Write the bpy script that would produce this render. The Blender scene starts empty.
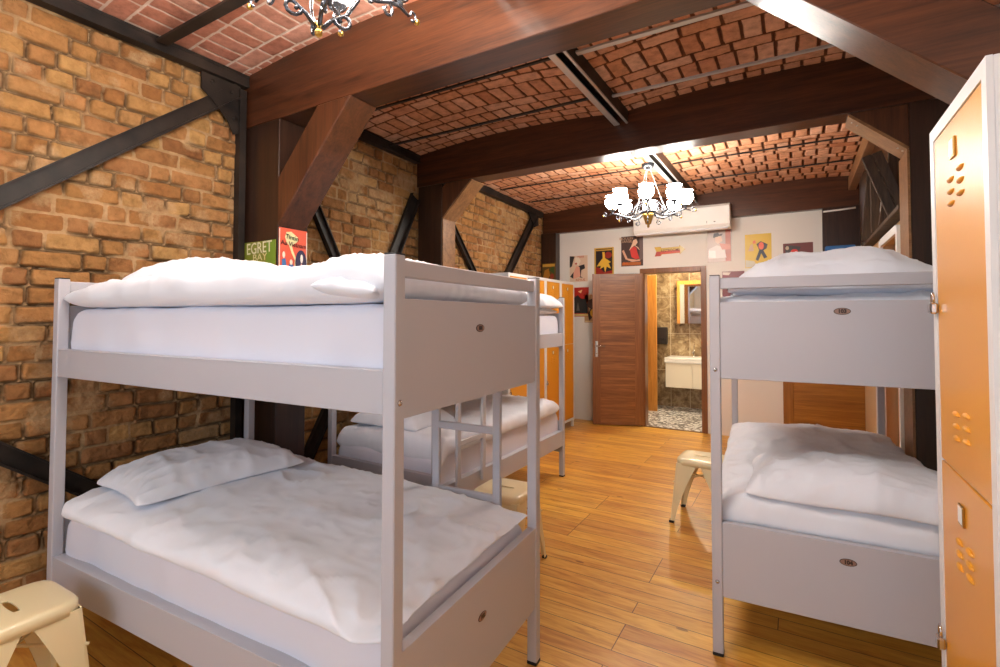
import bpy, bmesh, math, random
import numpy as np
from mathutils import Vector, Matrix, noise
random.seed(7); rng = np.random.default_rng(7)
sc = bpy.context.scene
COL = sc.collection
PI = math.pi

# ------------------------------------------------------------------ helpers
def lin(c):
    return tuple(((v/12.92) if v <= .04045 else ((v+.055)/1.055)**2.4) for v in (x/255 for x in c)) + (1,)

def tag(o, label=None, cat=None, group=None, kind=None):
    if label: o['label'] = label
    if cat: o['category'] = cat
    if group: o['group'] = group
    if kind: o['kind'] = kind
    return o

def empty(name, loc=(0,0,0), rz=0, **k):
    o = bpy.data.objects.new(name, None); COL.objects.link(o)
    o.location = loc; o.rotation_euler = (0,0,rz); o.empty_display_size = .1
    return tag(o, **k)

class MB:
    """collects shapes into one mesh"""
    def __init__(s): s.bm = bmesh.new(); s.mi = 0
    def _place(s, vs, mat):
        if mat is not None: bmesh.ops.transform(s.bm, matrix=mat, verts=vs)
    def box(s, a, b, bev=0, mat=None, seg=1):
        a = Vector(a); b = Vector(b); c = (a+b)/2; d = b-a
        r = bmesh.ops.create_cube(s.bm, size=1)
        vs = r['verts']
        for v in vs: v.co = Vector((c.x+v.co.x*d.x, c.y+v.co.y*d.y, c.z+v.co.z*d.z))
        fs = set(f for v in vs for f in v.link_faces)
        for f in fs: f.material_index = s.mi
        if mat is not None: s._place(vs, mat)
        if bev:
            es = list(set(e for v in vs for e in v.link_edges))
            bmesh.ops.bevel(s.bm, geom=es, offset=bev, segments=seg, affect='EDGES', material=-1)
        return s
    def prism(s, pts, axis, t0, t1, bev=0):
        """polygon pts (2d) in the plane normal to axis, extruded t0..t1"""
        def P(p, t):
            return {'y': (p[0], t, p[1]), 'x': (t, p[0], p[1]), 'z': (p[0], p[1], t)}[axis]
        A = [s.bm.verts.new(P(p, t0)) for p in pts]; B = [s.bm.verts.new(P(p, t1)) for p in pts]
        fs = [s.bm.faces.new(A), s.bm.faces.new(B[::-1])]
        n = len(pts)
        for i in range(n): fs.append(s.bm.faces.new((A[i], B[i], B[(i+1)%n], A[(i+1)%n])))
        for f in fs: f.material_index = s.mi
        bmesh.ops.recalc_face_normals(s.bm, faces=fs)
        if bev:
            es = list(set(e for f in fs for e in f.edges))
            bmesh.ops.bevel(s.bm, geom=es, offset=bev, segments=1, affect='EDGES')
        return s
    def bar(s, p, q, w, h, up=(0,0,1), bev=0):
        p = Vector(p); q = Vector(q); d = q-p; L = d.length; d.normalize()
        up = Vector(up); x = d.cross(up)
        if x.length < 1e-5: x = d.cross(Vector((1,0,0)))
        x.normalize(); z = x.cross(d).normalized()
        m = Matrix((x, d, z)).transposed().to_4x4(); m.translation = (p+q)/2
        return s.box((-w/2,-L/2,-h/2), (w/2,L/2,h/2), bev, m)
    def tube(s, pts, r, n=8, closed=False):
        pts = [Vector(p) for p in pts]; m = len(pts)
        rs = r if isinstance(r, (list, tuple)) else [r]*m
        rings = []; prev = None
        for i, p in enumerate(pts):
            a = pts[(i-1) % m] if (closed or i > 0) else p
            b = pts[(i+1) % m] if (closed or i < m-1) else p
            t = (b-a).normalized()
            if prev is None:
                u = t.cross(Vector((0,0,1)))
                if u.length < .05: u = t.cross(Vector((1,0,0)))
            else: u = prev - t*prev.dot(t)
            u.normalize(); prev = u; w = t.cross(u)
            rings.append([s.bm.verts.new(p + (u*math.cos(2*PI*k/n)+w*math.sin(2*PI*k/n))*rs[i]) for k in range(n)])
        fs = []
        for i in range(m if closed else m-1):
            A = rings[i]; B = rings[(i+1) % m]
            for k in range(n): fs.append(s.bm.faces.new((A[k], A[(k+1)%n], B[(k+1)%n], B[k])))
        if not closed:
            fs.append(s.bm.faces.new(rings[0][::-1])); fs.append(s.bm.faces.new(rings[-1]))
        for f in fs: f.material_index = s.mi; f.smooth = True
        return s
    def lathe(s, prof, c=(0,0,0), n=20, mat=None):
        """prof: list of (r, z)"""
        c = Vector(c); rings = []; new = []
        for r, z in prof:
            if r < 1e-5: ring = [s.bm.verts.new(c+Vector((0,0,z)))]
            else: ring = [s.bm.verts.new(c+Vector((r*math.cos(2*PI*k/n), r*math.sin(2*PI*k/n), z))) for k in range(n)]
            rings.append(ring); new += ring
        fs = []
        for A, B in zip(rings, rings[1:]):
            if len(A) == 1 and len(B) == 1: continue
            for k in range(n):
                if len(A) == 1: f = (A[0], B[(k+1)%n], B[k])
                elif len(B) == 1: f = (A[k], A[(k+1)%n], B[0])
                else: f = (A[k], A[(k+1)%n], B[(k+1)%n], B[k])
                fs.append(s.bm.faces.new(f))
        for e in (rings[0], rings[-1]):
            if len(e) > 1: fs.append(s.bm.faces.new(e))
        for f in fs: f.material_index = s.mi; f.smooth = True
        bmesh.ops.recalc_face_normals(s.bm, faces=fs)
        s._place(new, mat)
        return s
    def poly(s, pts, mat=None):
        vs = [s.bm.verts.new(p) for p in pts]
        f = s.bm.faces.new(vs); f.material_index = s.mi
        if mat is not None: s._place(vs, mat)
        return s
    def build(s, name, mats, parent=None, smooth=False):
        me = bpy.data.meshes.new(name)
        s.bm.normal_update(); s.bm.to_mesh(me); s.bm.free()
        if not isinstance(mats, (list, tuple)): mats = [mats]
        for m in mats: me.materials.append(m)
        if smooth:
            for p in me.polygons: p.use_smooth = True
        o = bpy.data.objects.new(name, me); COL.objects.link(o)
        if parent is not None: o.parent = parent
        return o

def boxo(name, a, b, m, parent=None, bev=0):
    return MB().box(a, b, bev).build(name, m, parent)

def copy_tree(o, parent=None):
    c = o.copy(); COL.objects.link(c); c.parent = parent
    for ch in [x for x in list(bpy.data.objects) if x.parent == o]: copy_tree(ch, c)
    return c

def grid_mesh(name, P, mats, parent=None, attrs=None, smooth=True, flip=False):
    """P: (ny,nx,3) numpy array -> one quad grid mesh, fast"""
    ny, nx, _ = P.shape
    me = bpy.data.meshes.new(name)
    me.vertices.add(nx*ny); me.vertices.foreach_set('co', P.reshape(-1).astype(np.float32))
    i = np.arange((ny-1)*(nx-1)); r = i//(nx-1); c = i % (nx-1); a = r*nx+c
    q = np.stack([a, a+1, a+nx+1, a+nx], 1)
    if flip: q = q[:, ::-1]
    me.loops.add(q.size); me.loops.foreach_set('vertex_index', q.reshape(-1).astype(np.int32))
    me.polygons.add(len(q)); me.polygons.foreach_set('loop_start', (np.arange(len(q))*4).astype(np.int32))
    me.polygons.foreach_set('use_smooth', np.full(len(q), smooth))
    me.update(calc_edges=True)
    for k, v in (attrs or {}).items():
        at = me.attributes.new(k, 'FLOAT', 'POINT'); at.data.foreach_set('value', v.reshape(-1).astype(np.float32))
    me.materials.append(mats)
    o = bpy.data.objects.new(name, me); COL.objects.link(o)
    if parent is not None: o.parent = parent
    return o

# ------------------------------------------------------------------ materials
def mat(name, col=(200,200,200), rough=.5, metal=0, spec=.5, emit=None, es=0, coat=0):
    m = bpy.data.materials.new(name); m.use_nodes = True
    b = m.node_tree.nodes['Principled BSDF']
    b.inputs['Base Color'].default_value = lin(col); b.inputs['Roughness'].default_value = rough
    b.inputs['Metallic'].default_value = metal; b.inputs['Specular IOR Level'].default_value = spec
    b.inputs['Coat Weight'].default_value = coat
    if emit: b.inputs['Emission Color'].default_value = lin(emit); b.inputs['Emission Strength'].default_value = es
    return m
class N:
    def __init__(s, m): s.t = m.node_tree; s.b = s.t.nodes['Principled BSDF']
    def n(s, ty, **k):
        x = s.t.nodes.new(ty)
        for a, v in k.items():
            if a.startswith('i_'): x.inputs[int(a[2:])].default_value = v
            else: setattr(x, a, v)
        return x
    def l(s, a, b): s.t.links.new(a, b)
    def coords(s, scale=(1,1,1), rot=(0,0,0)):
        tc = s.n('ShaderNodeTexCoord'); mp = s.n('ShaderNodeMapping')
        mp.inputs['Scale'].default_value = scale; mp.inputs['Rotation'].default_value = rot
        s.l(tc.outputs['Object'], mp.inputs['Vector']); return mp.outputs[0]
    def noise(s, vec, scale, detail=4, rough=.55, dist=0):
        x = s.n('ShaderNodeTexNoise'); x.inputs['Scale'].default_value = scale; x.inputs['Detail'].default_value = detail
        x.inputs['Roughness'].default_value = rough; x.inputs['Distortion'].default_value = dist
        if vec is not None: s.l(vec, x.inputs['Vector'])
        return x.outputs['Fac']
    def ramp(s, fac, stops):
        r = s.n('ShaderNodeValToRGB'); e = r.color_ramp.elements
        while len(e) < len(stops): e.new(.5)
        for q, (p, c) in zip(e, stops): q.position = p; q.color = lin(c) if len(c) == 3 else c
        s.l(fac, r.inputs[0]); return r.outputs[0]
    def math(s, op, a, b=None, c=None):
        x = s.n('ShaderNodeMath', operation=op)
        for i, v in enumerate((a, b, c)):
            if v is None: continue
            if isinstance(v, (int, float)): x.inputs[i].default_value = v
            else: s.l(v, x.inputs[i])
        return x.outputs[0]
    def mix(s, fac, a, b, mode='MIX'):
        x = s.n('ShaderNodeMix', data_type='RGBA', blend_type=mode)
        for i, v in ((0, fac), (6, a), (7, b)):
            if isinstance(v, (int, float)): x.inputs[i].default_value = v
            elif isinstance(v, tuple): x.inputs[i].default_value = lin(v) if len(v) == 3 else v
            else: s.l(v, x.inputs[i])
        return x.outputs[2]
    def bump(s, h, strength=.3, dist=.01):
        x = s.n('ShaderNodeBump'); x.inputs['Strength'].default_value = strength; x.inputs['Distance'].default_value = dist
        s.l(h, x.inputs['Height']); s.l(x.outputs[0], s.b.inputs['Normal'])

def wood(name, dark, light, axis='x', rough=.35, fine=1.0, bump=.05, coat=0):
    m = mat(name, light, rough, coat=coat); k = N(m)
    sc_ = {'x': (.8,14,14), 'y': (14,.8,14), 'z': (14,14,.8)}[axis]
    v = k.coords(tuple(a*fine for a in sc_))
    a = k.noise(v, 1.6, 6, .6, .6); b = k.noise(v, 9, 3, .6)
    f = k.math('MULTIPLY_ADD', b, .35, k.math('MULTIPLY', a, .65))
    c = k.ramp(f, [(.32, dark), (.62, light)])
    k.l(c, k.b.inputs['Base Color'])
    if bump: k.bump(b, bump, .004)
    return m

# frame paint: pale lavender-grey powder coat
FRAME = mat('bed_frame_paint', (182,183,191), .42)
k = N(FRAME); k.bump(k.noise(k.coords(), 600, 2), .04, .001)
BLACK = mat('black_plastic', (22,22,24), .5)
CHROME = mat('chrome', (200,198,196), .2, 1)
STEEL = mat('dark_painted_steel', (40,34,31), .5, 0, .3)
k = N(STEEL); v = k.coords()
k.l(k.ramp(k.noise(v, 6, 5), [(.35, (24,21,20)), (.7, (54,44,37))]), k.b.inputs['Base Color']); k.bump(k.noise(v, 40, 3), .12, .003)
BRIGHT = mat('bare_steel_bar', (196,196,194), .33, .5)
k = N(BRIGHT); k.bump(k.noise(k.coords(), 60, 4), .2, .003)
LINEN = mat('white_cotton', (224,229,238), .85, spec=.2)
LINEN.node_tree.nodes['Principled BSDF'].inputs['Sheen Weight'].default_value = .25
k = N(LINEN); v = k.coords((1,1,1)); 
def creases(k, sc1, amt, dist):
    t = k.n('ShaderNodeTexNoise', noise_type='RIDGED_MULTIFRACTAL', normalize=True); t.inputs['Scale'].default_value = sc1; t.inputs['Detail'].default_value = 2.5
    t.inputs['Roughness'].default_value = .45; t.inputs['Distortion'].default_value = .25; k.l(k.coords((1,1.6,1)), t.inputs['Vector'])
    t2 = k.n('ShaderNodeTexNoise', noise_type='RIDGED_MULTIFRACTAL', normalize=True); t2.inputs['Scale'].default_value = sc1*2.3; t2.inputs['Detail'].default_value = 2
    t2.inputs['Roughness'].default_value = .4; k.l(k.coords((1.8,1,1), (0,0,.6)), t2.inputs['Vector'])
    k.bump(k.math('ADD', t.outputs['Fac'], k.math('MULTIPLY', t2.outputs['Fac'], .4)), amt, dist)
creases(k, 3.4, .65, .038)
SHEET = mat('fitted_sheet_cotton', (220,222,234), .7, spec=.3)
k = N(SHEET); v = k.coords((1,1,.5)); creases(k, 2.2, .55, .04)
CREAM = mat('cream_enamel', (232,219,176), .28, coat=.3)
ORANGE = mat('orange_enamel', (218,150,40), .34, coat=.15)
k = N(ORANGE); k.bump(k.noise(k.coords(), 300, 2), .25, .001)
LOCKW = mat('locker_white_paint', (222,224,226), .38)
WALNUT_X = wood('stained_timber_along_x', (36,18,11), (86,48,27), 'x', .3, coat=.12)
WALNUT_Z = wood('stained_timber_along_z', (27,17,12), (58,36,25), 'z', .32, coat=.1)
WALNUT_D = wood('stained_timber_brace', (46,25,15), (92,54,32), 'z', .32, .8, coat=.1)
EDGE = wood('stained_timber_edge_board', (104,70,42), (150,110,72), 'x', .32)
OAK = wood('yellow_oak', (170,104,34), (216,150,66), 'z', .4)
OLDWOOD = wood('old_grey_brown_plank', (36,27,20), (84,64,46), 'z', .8)
BRASS = mat('brass', (176,140,70), .3, 1)
IRON = mat('wrought_iron', (84,86,92), .22, .8)
WHITEP = mat('white_plastic', (236,234,228), .35)
DARKP = mat('dark_plastic', (40,34,32), .4)
MIRROR = mat('mirror_glass', (225,225,225), .03, 1)
CERAMIC = mat('white_ceramic', (240,238,232), .15)
VANITY = mat('cream_lacquer', (236,228,206), .3)
BLUE = mat('blue_card', (40,98,160), .5)
PLASTER = mat('white_plaster', (226,222,214), .8)
k = N(PLASTER); v = k.coords(); k.bump(k.noise(v, 12, 5), .12, .01)
TAN = mat('tan_plaster', (196,170,132), .8)
k = N(TAN); k.bump(k.noise(k.coords(), 14, 5), .2, .01)
GLOBE = mat('frosted_glass_globe', (255,250,240), .3, emit=(255,248,238), es=60)
BATHLAMP = mat('bathroom_lamp_glass', (255,250,240), .3, emit=(255,240,210), es=130)

# horizontal-grain door veneer
def veneer(name, dark, light, axis='x', rough=.32):
    m = mat(name, light, rough); k = N(m)
    sc_ = (1.1,9,26) if axis == 'x' else (22,9,.9)
    v = k.coords(sc_)
    a = k.noise(v, 1.1, 6, .7, .3); b = k.noise(v, 5, 3)
    k.l(k.ramp(k.math('MULTIPLY_ADD', b, .3, k.math('MULTIPLY', a, .7)), [(.3, dark), (.5, tuple((p+q)//2 for p, q in zip(dark, light))), (.66, light)]), k.b.inputs['Base Color'])
    return m
DOOR_H = veneer('door_veneer_horizontal', (92,56,28), (164,110,64), 'x')
DOOR_V = veneer('door_veneer_vertical', (104,64,34), (150,100,58), 'z')
DOOR2_H = veneer('golden_veneer_horizontal', (124,78,22), (184,126,50), 'x')
DOOR2_V = veneer('golden_veneer_vertical', (120,74,22), (172,114,44), 'z')

# pine floor boards running along x
FLOOR = mat('pine_floor', (214,140,56), .3)
k = N(FLOOR)
tc = k.n('ShaderNodeTexCoord'); sp = k.n('ShaderNodeSeparateXYZ'); k.l(tc.outputs['Object'], sp.inputs[0])
X, Y = sp.outputs[0], sp.outputs[1]
PW = .1075
row = k.math('FLOOR', k.math('DIVIDE', Y, PW)); fy = k.math('FRACT', k.math('DIVIDE', Y, PW))
wn = k.n('ShaderNodeTexWhiteNoise', noise_dimensions='1D'); k.l(row, wn.inputs['W'])
# board ends sit on the joists at x = -0.72 + n*1.8, alternate rows only
alt = k.math('FLOOR', k.math('MULTIPLY', wn.outputs[0], 3.0))
xs = k.math('DIVIDE', k.math('ADD', k.math('ADD', X, .72), k.math('MULTIPLY', alt, .62)), 1.86)
seg = k.math('FLOOR', xs); fx = k.math('FRACT', xs)
cmb = k.n('ShaderNodeCombineXYZ'); k.l(row, cmb.inputs[0]); k.l(seg, cmb.inputs[1])
wn2 = k.n('ShaderNodeTexWhiteNoise', noise_dimensions='3D'); k.l(cmb.outputs[0], wn2.inputs['Vector'])
cv = k.n('ShaderNodeCombineXYZ')
k.l(k.math('MULTIPLY', X, 1.0), cv.inputs[0]); k.l(k.math('MULTIPLY', Y, 8), cv.inputs[1]); k.l(k.math('MULTIPLY', wn2.outputs[0], 40), cv.inputs[2])
g1 = k.noise(cv.outputs[0], 1.7, 5, .55, 1.6); g2 = k.noise(cv.outputs[0], 8, 3, .5, .8)
g = k.math('MULTIPLY_ADD', g2, .35, k.math('MULTIPLY', g1, .65))
c = k.ramp(g, [(.28, (166,102,34)), (.44, (206,144,58)), (.68, (232,182,88))])
hv = k.n('ShaderNodeHueSaturation'); k.l(c, hv.inputs['Color']); k.l(k.math('MULTIPLY_ADD', wn2.outputs[0], .26, .84), hv.inputs['Value'])
k.l(k.math('MULTIPLY_ADD', wn2.outputs[0], .016, .494), hv.inputs['Hue'])
cv2 = k.n('ShaderNodeCombineXYZ'); k.l(k.math('MULTIPLY', X, 2.6), cv2.inputs[0]); k.l(k.math('MULTIPLY', Y, 7), cv2.inputs[1])
vo = k.n('ShaderNodeTexVoronoi'); vo.inputs['Scale'].default_value = 1.0; k.l(cv2.outputs[0], vo.inputs['Vector'])
knot = k.math('LESS_THAN', vo.outputs['Distance'], .085)
c = k.mix(k.math('MULTIPLY', knot, .6), hv.outputs[0], (96,46,14))
gapy = k.math('LESS_THAN', fy, .034); gapx = k.math('LESS_THAN', fx, .0022)
gap = k.math('MAXIMUM', gapy, gapx)
c = k.mix(k.math('MULTIPLY', gap, .85), c, (58,28,8))
k.l(c, k.b.inputs['Base Color'])
k.l(k.math('MULTIPLY_ADD', g2, .22, .24), k.b.inputs['Roughness'])
k.bump(k.math('SUBTRACT', k.math('MULTIPLY', g, .3), gap), .35, .003)

# brick materials driven by per-vertex attributes of the brick meshes (m: 1 = brick face, r: random per brick, g: painted groove shade)
def brickmat(name, bricks, mortar, bumps=.5, th=(.3,.6)):
    m = mat(name, (170,110,60), .85, spec=.2); k = N(m)
    am = k.n('ShaderNodeAttribute', attribute_name='m'); ar = k.n('ShaderNodeAttribute', attribute_name='r')
    v = k.coords(); n1 = k.noise(v, 16, 6, .65); n2 = k.noise(v, 70, 4, .7)
    c = k.ramp(ar.outputs['Fac'], [(i/(len(bricks)-1), b) for i, b in enumerate(bricks)])
    c = k.mix(.75, c, k.ramp(n1, [(.25, (150,146,140)), (.5, (224,222,220)), (.72, (255,255,255))]), 'MULTIPLY')
    mo = k.ramp(n1, [(.3, mortar[0]), (.7, mortar[1])])
    f = k.math('ADD', am.outputs['Fac'], k.math('MULTIPLY', k.math('SUBTRACT', n2, .5), .5))
    f = k.ramp(f, [(th[0], (0,0,0)), (th[1], (255,255,255))])
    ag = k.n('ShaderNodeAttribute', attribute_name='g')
    k.l(k.mix(k.math('MULTIPLY', ag.outputs['Fac'], .8), k.mix(f, mo, c), (74,50,32)), k.b.inputs['Base Color'])  # grooves coloured darker to stand for shade in the brick joints
    k.bump(k.math('ADD', n1, k.math('MULTIPLY', n2, .6)), bumps, .012)
    return m
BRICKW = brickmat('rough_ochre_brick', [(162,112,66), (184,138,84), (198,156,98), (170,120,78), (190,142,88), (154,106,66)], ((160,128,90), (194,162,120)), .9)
BRICKC = brickmat('red_vault_brick', [(206,142,102), (222,164,128), (212,148,106), (228,178,146), (198,128,88)], ((84,46,28), (120,74,46)), .45, (.62,.95))
BRICKC0 = brickmat('red_vault_brick_pointed', [(190,122,96), (208,146,122), (196,130,104), (212,156,134), (182,112,88)], ((196,170,150), (222,200,184)), .3)

# ------------------------------------------------------------------ camera
yaw, pit, rol = .5386, .0286, -.0016
cy_, sy_ = math.cos(yaw), math.sin(yaw)
fw = Vector((-sy_*math.cos(pit), cy_*math.cos(pit), math.sin(pit))); r0 = Vector((cy_, sy_, 0)); d0 = fw.cross(r0)
rr = r0*math.cos(rol) + d0*math.sin(rol); dd = -r0*math.sin(rol) + d0*math.cos(rol)
cd = bpy.data.cameras.new('camera'); cam = bpy.data.objects.new('camera', cd); COL.objects.link(cam)
mw = Matrix((rr, -dd, -fw)).transposed().to_4x4(); mw.translation = (0,0,1.45); cam.matrix_world = mw
cd.sensor_width = 36; cd.lens = 497.7/1000*36; cd.shift_y = -.0299; cd.clip_start = .05
sc.camera = cam

# ------------------------------------------------------------------ room shell
def wx(y):     # the left wall drifts outwards towards the back
    return -3.08 if y < 2 else -3.08 - (y-2)*.19/4.75

YB = 6.75; YR = -1.6; CZ = 3.0
boxo('floor', (-3.6, YR-.1, -.08), (1.3, YB+.02, 0), FLOOR).__setitem__('kind', 'structure')

def hash2(a, b, s=0.0):
    x = np.sin(a*127.1 + b*311.7 + s*74.7)*43758.5453
    return x - np.floor(x)
def vnoise(x, y, s=0):
    xi = np.floor(x); yi = np.floor(y); fx = x-xi; fy = y-yi
    fx = fx*fx*(3-2*fx); fy = fy*fy*(3-2*fy)
    return (hash2(xi,yi,s)*(1-fx)+hash2(xi+1,yi,s)*fx)*(1-fy) + (hash2(xi,yi+1,s)*(1-fx)+hash2(xi+1,yi+1,s)*fx)*fy
def sstep(x, a, b):
    t = np.clip((x-a)/(b-a), 0, 1); return t*t*(3-2*t)

def wall_bricks():
    ys = np.arange(-.3, YB+.001, .006); zs = np.arange(0, 3.06, .0056)
    Yg, Zg = np.meshgrid(ys, zs)
    # the courses wander a little, edges are ragged
    Zw = Zg + .010*(vnoise(Yg*2.1, Zg*1.3, 3)-.5) + .007*(vnoise(Yg*9, Zg*9, 4)-.5) + .004*(vnoise(Yg*34, Zg*34, 5)-.5)
    Yw = Yg + .014*(vnoise(Yg*7, Zg*8, 6)-.5) + .006*(vnoise(Yg*30, Zg*30, 7)-.5)
    pz = .0885
    rowi = np.floor(Zw/pz).astype(int); fz = Zw/pz - rowi
    m = np.zeros_like(Yg); r = np.zeros_like(Yg); prot = np.zeros_like(Yg); dd_ = np.zeros_like(Yg)
    for R in range(rowi.min(), rowi.max()+1):
        sel = rowi == R
        # joints of this course
        e = [YR-.5 + rng.uniform(0, .25)]; 
        while e[-1] < YB+.5:
            e.append(e[-1] + (rng.choice([.225,.24,.21]) if rng.random() < (.55 if R % 2 else .3) else rng.choice([.115,.125,.105])))
        e = np.array(e); y = Yw[sel]
        j = np.searchsorted(e, y)-1; j = np.clip(j, 0, len(e)-2)
        dy = np.minimum(y-e[j], e[j+1]-y); dz = np.minimum(fz[sel], 1-fz[sel])*pz
        jr = rng.random(len(e)); jp = rng.random(len(e)); jj = rng.uniform(.003,.008, len(e))
        # rounded corners
        a = np.clip(dy-jj[j], -1, .03); b = np.clip(dz-.0048, -1, .03)
        d = np.where((a < .012) & (b < .012), .012-np.hypot(np.maximum(.012-a, 0), np.maximum(.012-b, 0)), np.minimum(a, b))
        m[sel] = sstep(d, -.001, .006); r[sel] = jr[j]; prot[sel] = jp[j]; dd_[sel] = d
    lump = .55*vnoise(Yg*13, Zg*15, 8) + .45*vnoise(Yg*40, Zg*44, 9)
    worn = sstep(.6*vnoise(Yg*3.1, Zg*3.7, 12)+.4*vnoise(Yg*11, Zg*13, 14), .5, .75)       # patches smeared over with mortar
    fine = vnoise(Yg*75, Zg*75, 31)
    h = m*(.012 + .012*prot + .013*lump + .004*fine)*(1-.35*worn) + (1-m)*(.012 + .010*vnoise(Yg*9, Zg*10, 33) + .004*fine)
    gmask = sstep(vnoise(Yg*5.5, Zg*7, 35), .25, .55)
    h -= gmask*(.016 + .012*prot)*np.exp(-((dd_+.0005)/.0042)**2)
    wxv = np.where(Yg < 2, -3.08, -3.08-(Yg-2)*.19/4.75)
    P = np.stack([wxv - .012 + h, Yg, Zg], -1)
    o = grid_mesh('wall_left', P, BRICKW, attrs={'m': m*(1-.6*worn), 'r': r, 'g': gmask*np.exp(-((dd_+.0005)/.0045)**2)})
    o['kind'] = 'structure'
    boxo_ = MB()
    boxo_.box((-3.11, YR, 0), (-3.07, -.29, 3.06))
    boxo_.prism([(-3.6, YR-.1), (-3.10, YR-.1), (-3.10, 2), (-3.29, YB), (-3.6, YB)], 'z', -.05, 3.3)
    q = boxo_.build('wall_left_core', TAN); q['kind'] = 'structure'
wall_bricks()

def vault_z(x, y):
    # shallow jack arches between the wall beam (x about -3.1), the steel joist (-1.12) and the right side (.75)
    t = np.where(x < -1.12, (x+3.1)/1.98, (x+1.12)/1.9)
    t = np.clip(t, 0, 1)
    return CZ + .0 + .055*(1-(2*t-1)**2)

def ceil_bricks(name, x0, x1, y0, y1, res, recess, m_, phase=0):
    xs = np.arange(x0, x1+res*.5, res); ys = np.arange(y0, y1+res*.5, res)
    Xg, Yg = np.meshgrid(xs, ys)
    Yw = Yg + .006*(vnoise(Xg*3, Yg*3, 21)-.5) + .003*(vnoise(Xg*40, Yg*40, 22)-.5); Xw = Xg + .008*(vnoise(Xg*11, Yg*11, 23)-.5)
    pr = .325; yy = (Yw+phase)/pr; R = np.floor(yy); f = (yy-R)*pr
    A = f < .215     # deep row of headers, then a thin row of stretchers
    dz = np.where(A, np.minimum(f, .215-f), np.minimum(f-.215, pr-f))
    lx = np.where(A, .108, .216); off = hash2(R, A*1.0, 2)*.2
    u = (Xw+off)/lx; U = np.floor(u); dx = np.minimum(u-U, 1-(u-U))*lx
    jt = .0068
    d = np.minimum(dx, dz)-jt
    m = sstep(d, -.002, .003); r = hash2(U, R*2+A, 5)
    lump = vnoise(Xg*22, Yg*22, 9)
    h = (1-m)*recess - m*(.0012*r + .002*lump)
    P = np.stack([Xg, Yg, vault_z(Xg, Yg) + h], -1)
    o = grid_mesh(name, P, m_, attrs={'m': m, 'r': r}, flip=True)
    o['kind'] = 'structure'
    return o
ceil_bricks('ceiling', -3.1, 1.0, .35, 1.97, .0075, .002, BRICKC0, .1)
ceil_bricks('ceiling', -3.25, 1.0, 1.97, 3.8, .0068, .016, BRICKC, .0)
ceil_bricks('ceiling', -3.3, .56, 3.8, 6.72, .0085, .014, BRICKC, .0)
c0 = boxo('ceiling', (-3.6, YR-.1, 3.075), (1.3, YB+.2, 3.2), BRICKC0); c0['kind'] = 'structure'
c0 = boxo('ceiling', (-3.1, YR-.1, 3.0), (1.0, .36, 3.06), PLASTER); c0['kind'] = 'structure'

# back wall with the bathroom doorway (x -1.78..-1.04)
DX0, DX1, DZ1 = -1.77, -1.04, 2.06
wb = MB()
wb.box((-3.0, YB, 0), (DX0, YB+.12, 3.1)); wb.box((DX1, YB, 0), (1.3, YB+.12, 3.1)); wb.box((DX0, YB, DZ1), (DX1, YB+.12, 3.1))
wb.box((-3.6, YB, 0), (-3.0, YB+.12, 3.1))
wb.build('wall_back', PLASTER)['kind'] = 'structure'

# right side: brick wall high up, plastered partition low down past the second column
wr = MB().box((.98, YR, 0), (1.1, 3.9, 3.1)).build('wall_right', PLASTER); wr['kind'] = 'structure'
ys = np.arange(3.9, YB+.01, .011); zs = np.arange(2.1, 3.1, .009)
Yg, Zg = np.meshgrid(ys, zs); Ry = np.floor(Zg/.08); uu = (Yg + .12*(Ry % 2))/.24; U = np.floor(uu)
d = np.minimum(np.minimum(uu-U, 1-(uu-U))*.24, np.minimum(Zg/.08-Ry, 1-(Zg/.08-Ry))*.08)-.006
mm = sstep(d, -.002, .005)
w2 = grid_mesh('wall_right_upper', np.stack([1.1-.012*mm-.006*vnoise(Yg*20, Zg*20), Yg, Zg], -1), BRICKC, attrs={'m': mm, 'r': hash2(U, Ry)}, flip=True); w2['kind'] = 'structure'
wr = MB()
wr.box((.62, 3.93, 0), (.74, 4.42, 2.13)); wr.box((.62, 5.22, 0), (.74, YB, 2.13)); wr.box((.62, 4.42, 2.06), (.74, 5.22, 2.13))
wr.box((.74, 3.9, 0), (1.3, 3.95, 2.1))
wr.build('wall_right_partition', TAN)['kind'] = 'structure'
w_ = boxo('wall_right_recess', (1.12, 3.9, 0), (1.22, YB, 3.1), PLASTER); w_['kind'] = 'structure'

# rear wall behind the camera; its unseen window is added for bluish fill
wv = MB()
W0, W1, WZ0, WZ1 = -2.6, .5, .8, 2.5
wv.box((-3.6, YR-.15, 0), (W0, YR, 3.1)); wv.box((W1, YR-.15, 0), (1.3, YR, 3.1))
wv.box((W0, YR-.15, 0), (W1, YR, WZ0)); wv.box((W0, YR-.15, WZ1), (W1, YR, 3.1))
wv.build('wall_rear', PLASTER)['kind'] = 'structure'
fr = MB()
for x in (W0+.03, (2*W0+W1)/3, (W0+2*W1)/3, W1-.03): fr.box((x-.03, YR-.1, WZ0), (x+.03, YR-.04, WZ1))
fr.box((W0, YR-.1, WZ0), (W1, YR-.04, WZ0+.06)); fr.box((W0, YR-.1, WZ1-.06), (W1, YR-.04, WZ1))
fr.build('added_window', LOCKW)['kind'] = 'structure'

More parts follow.
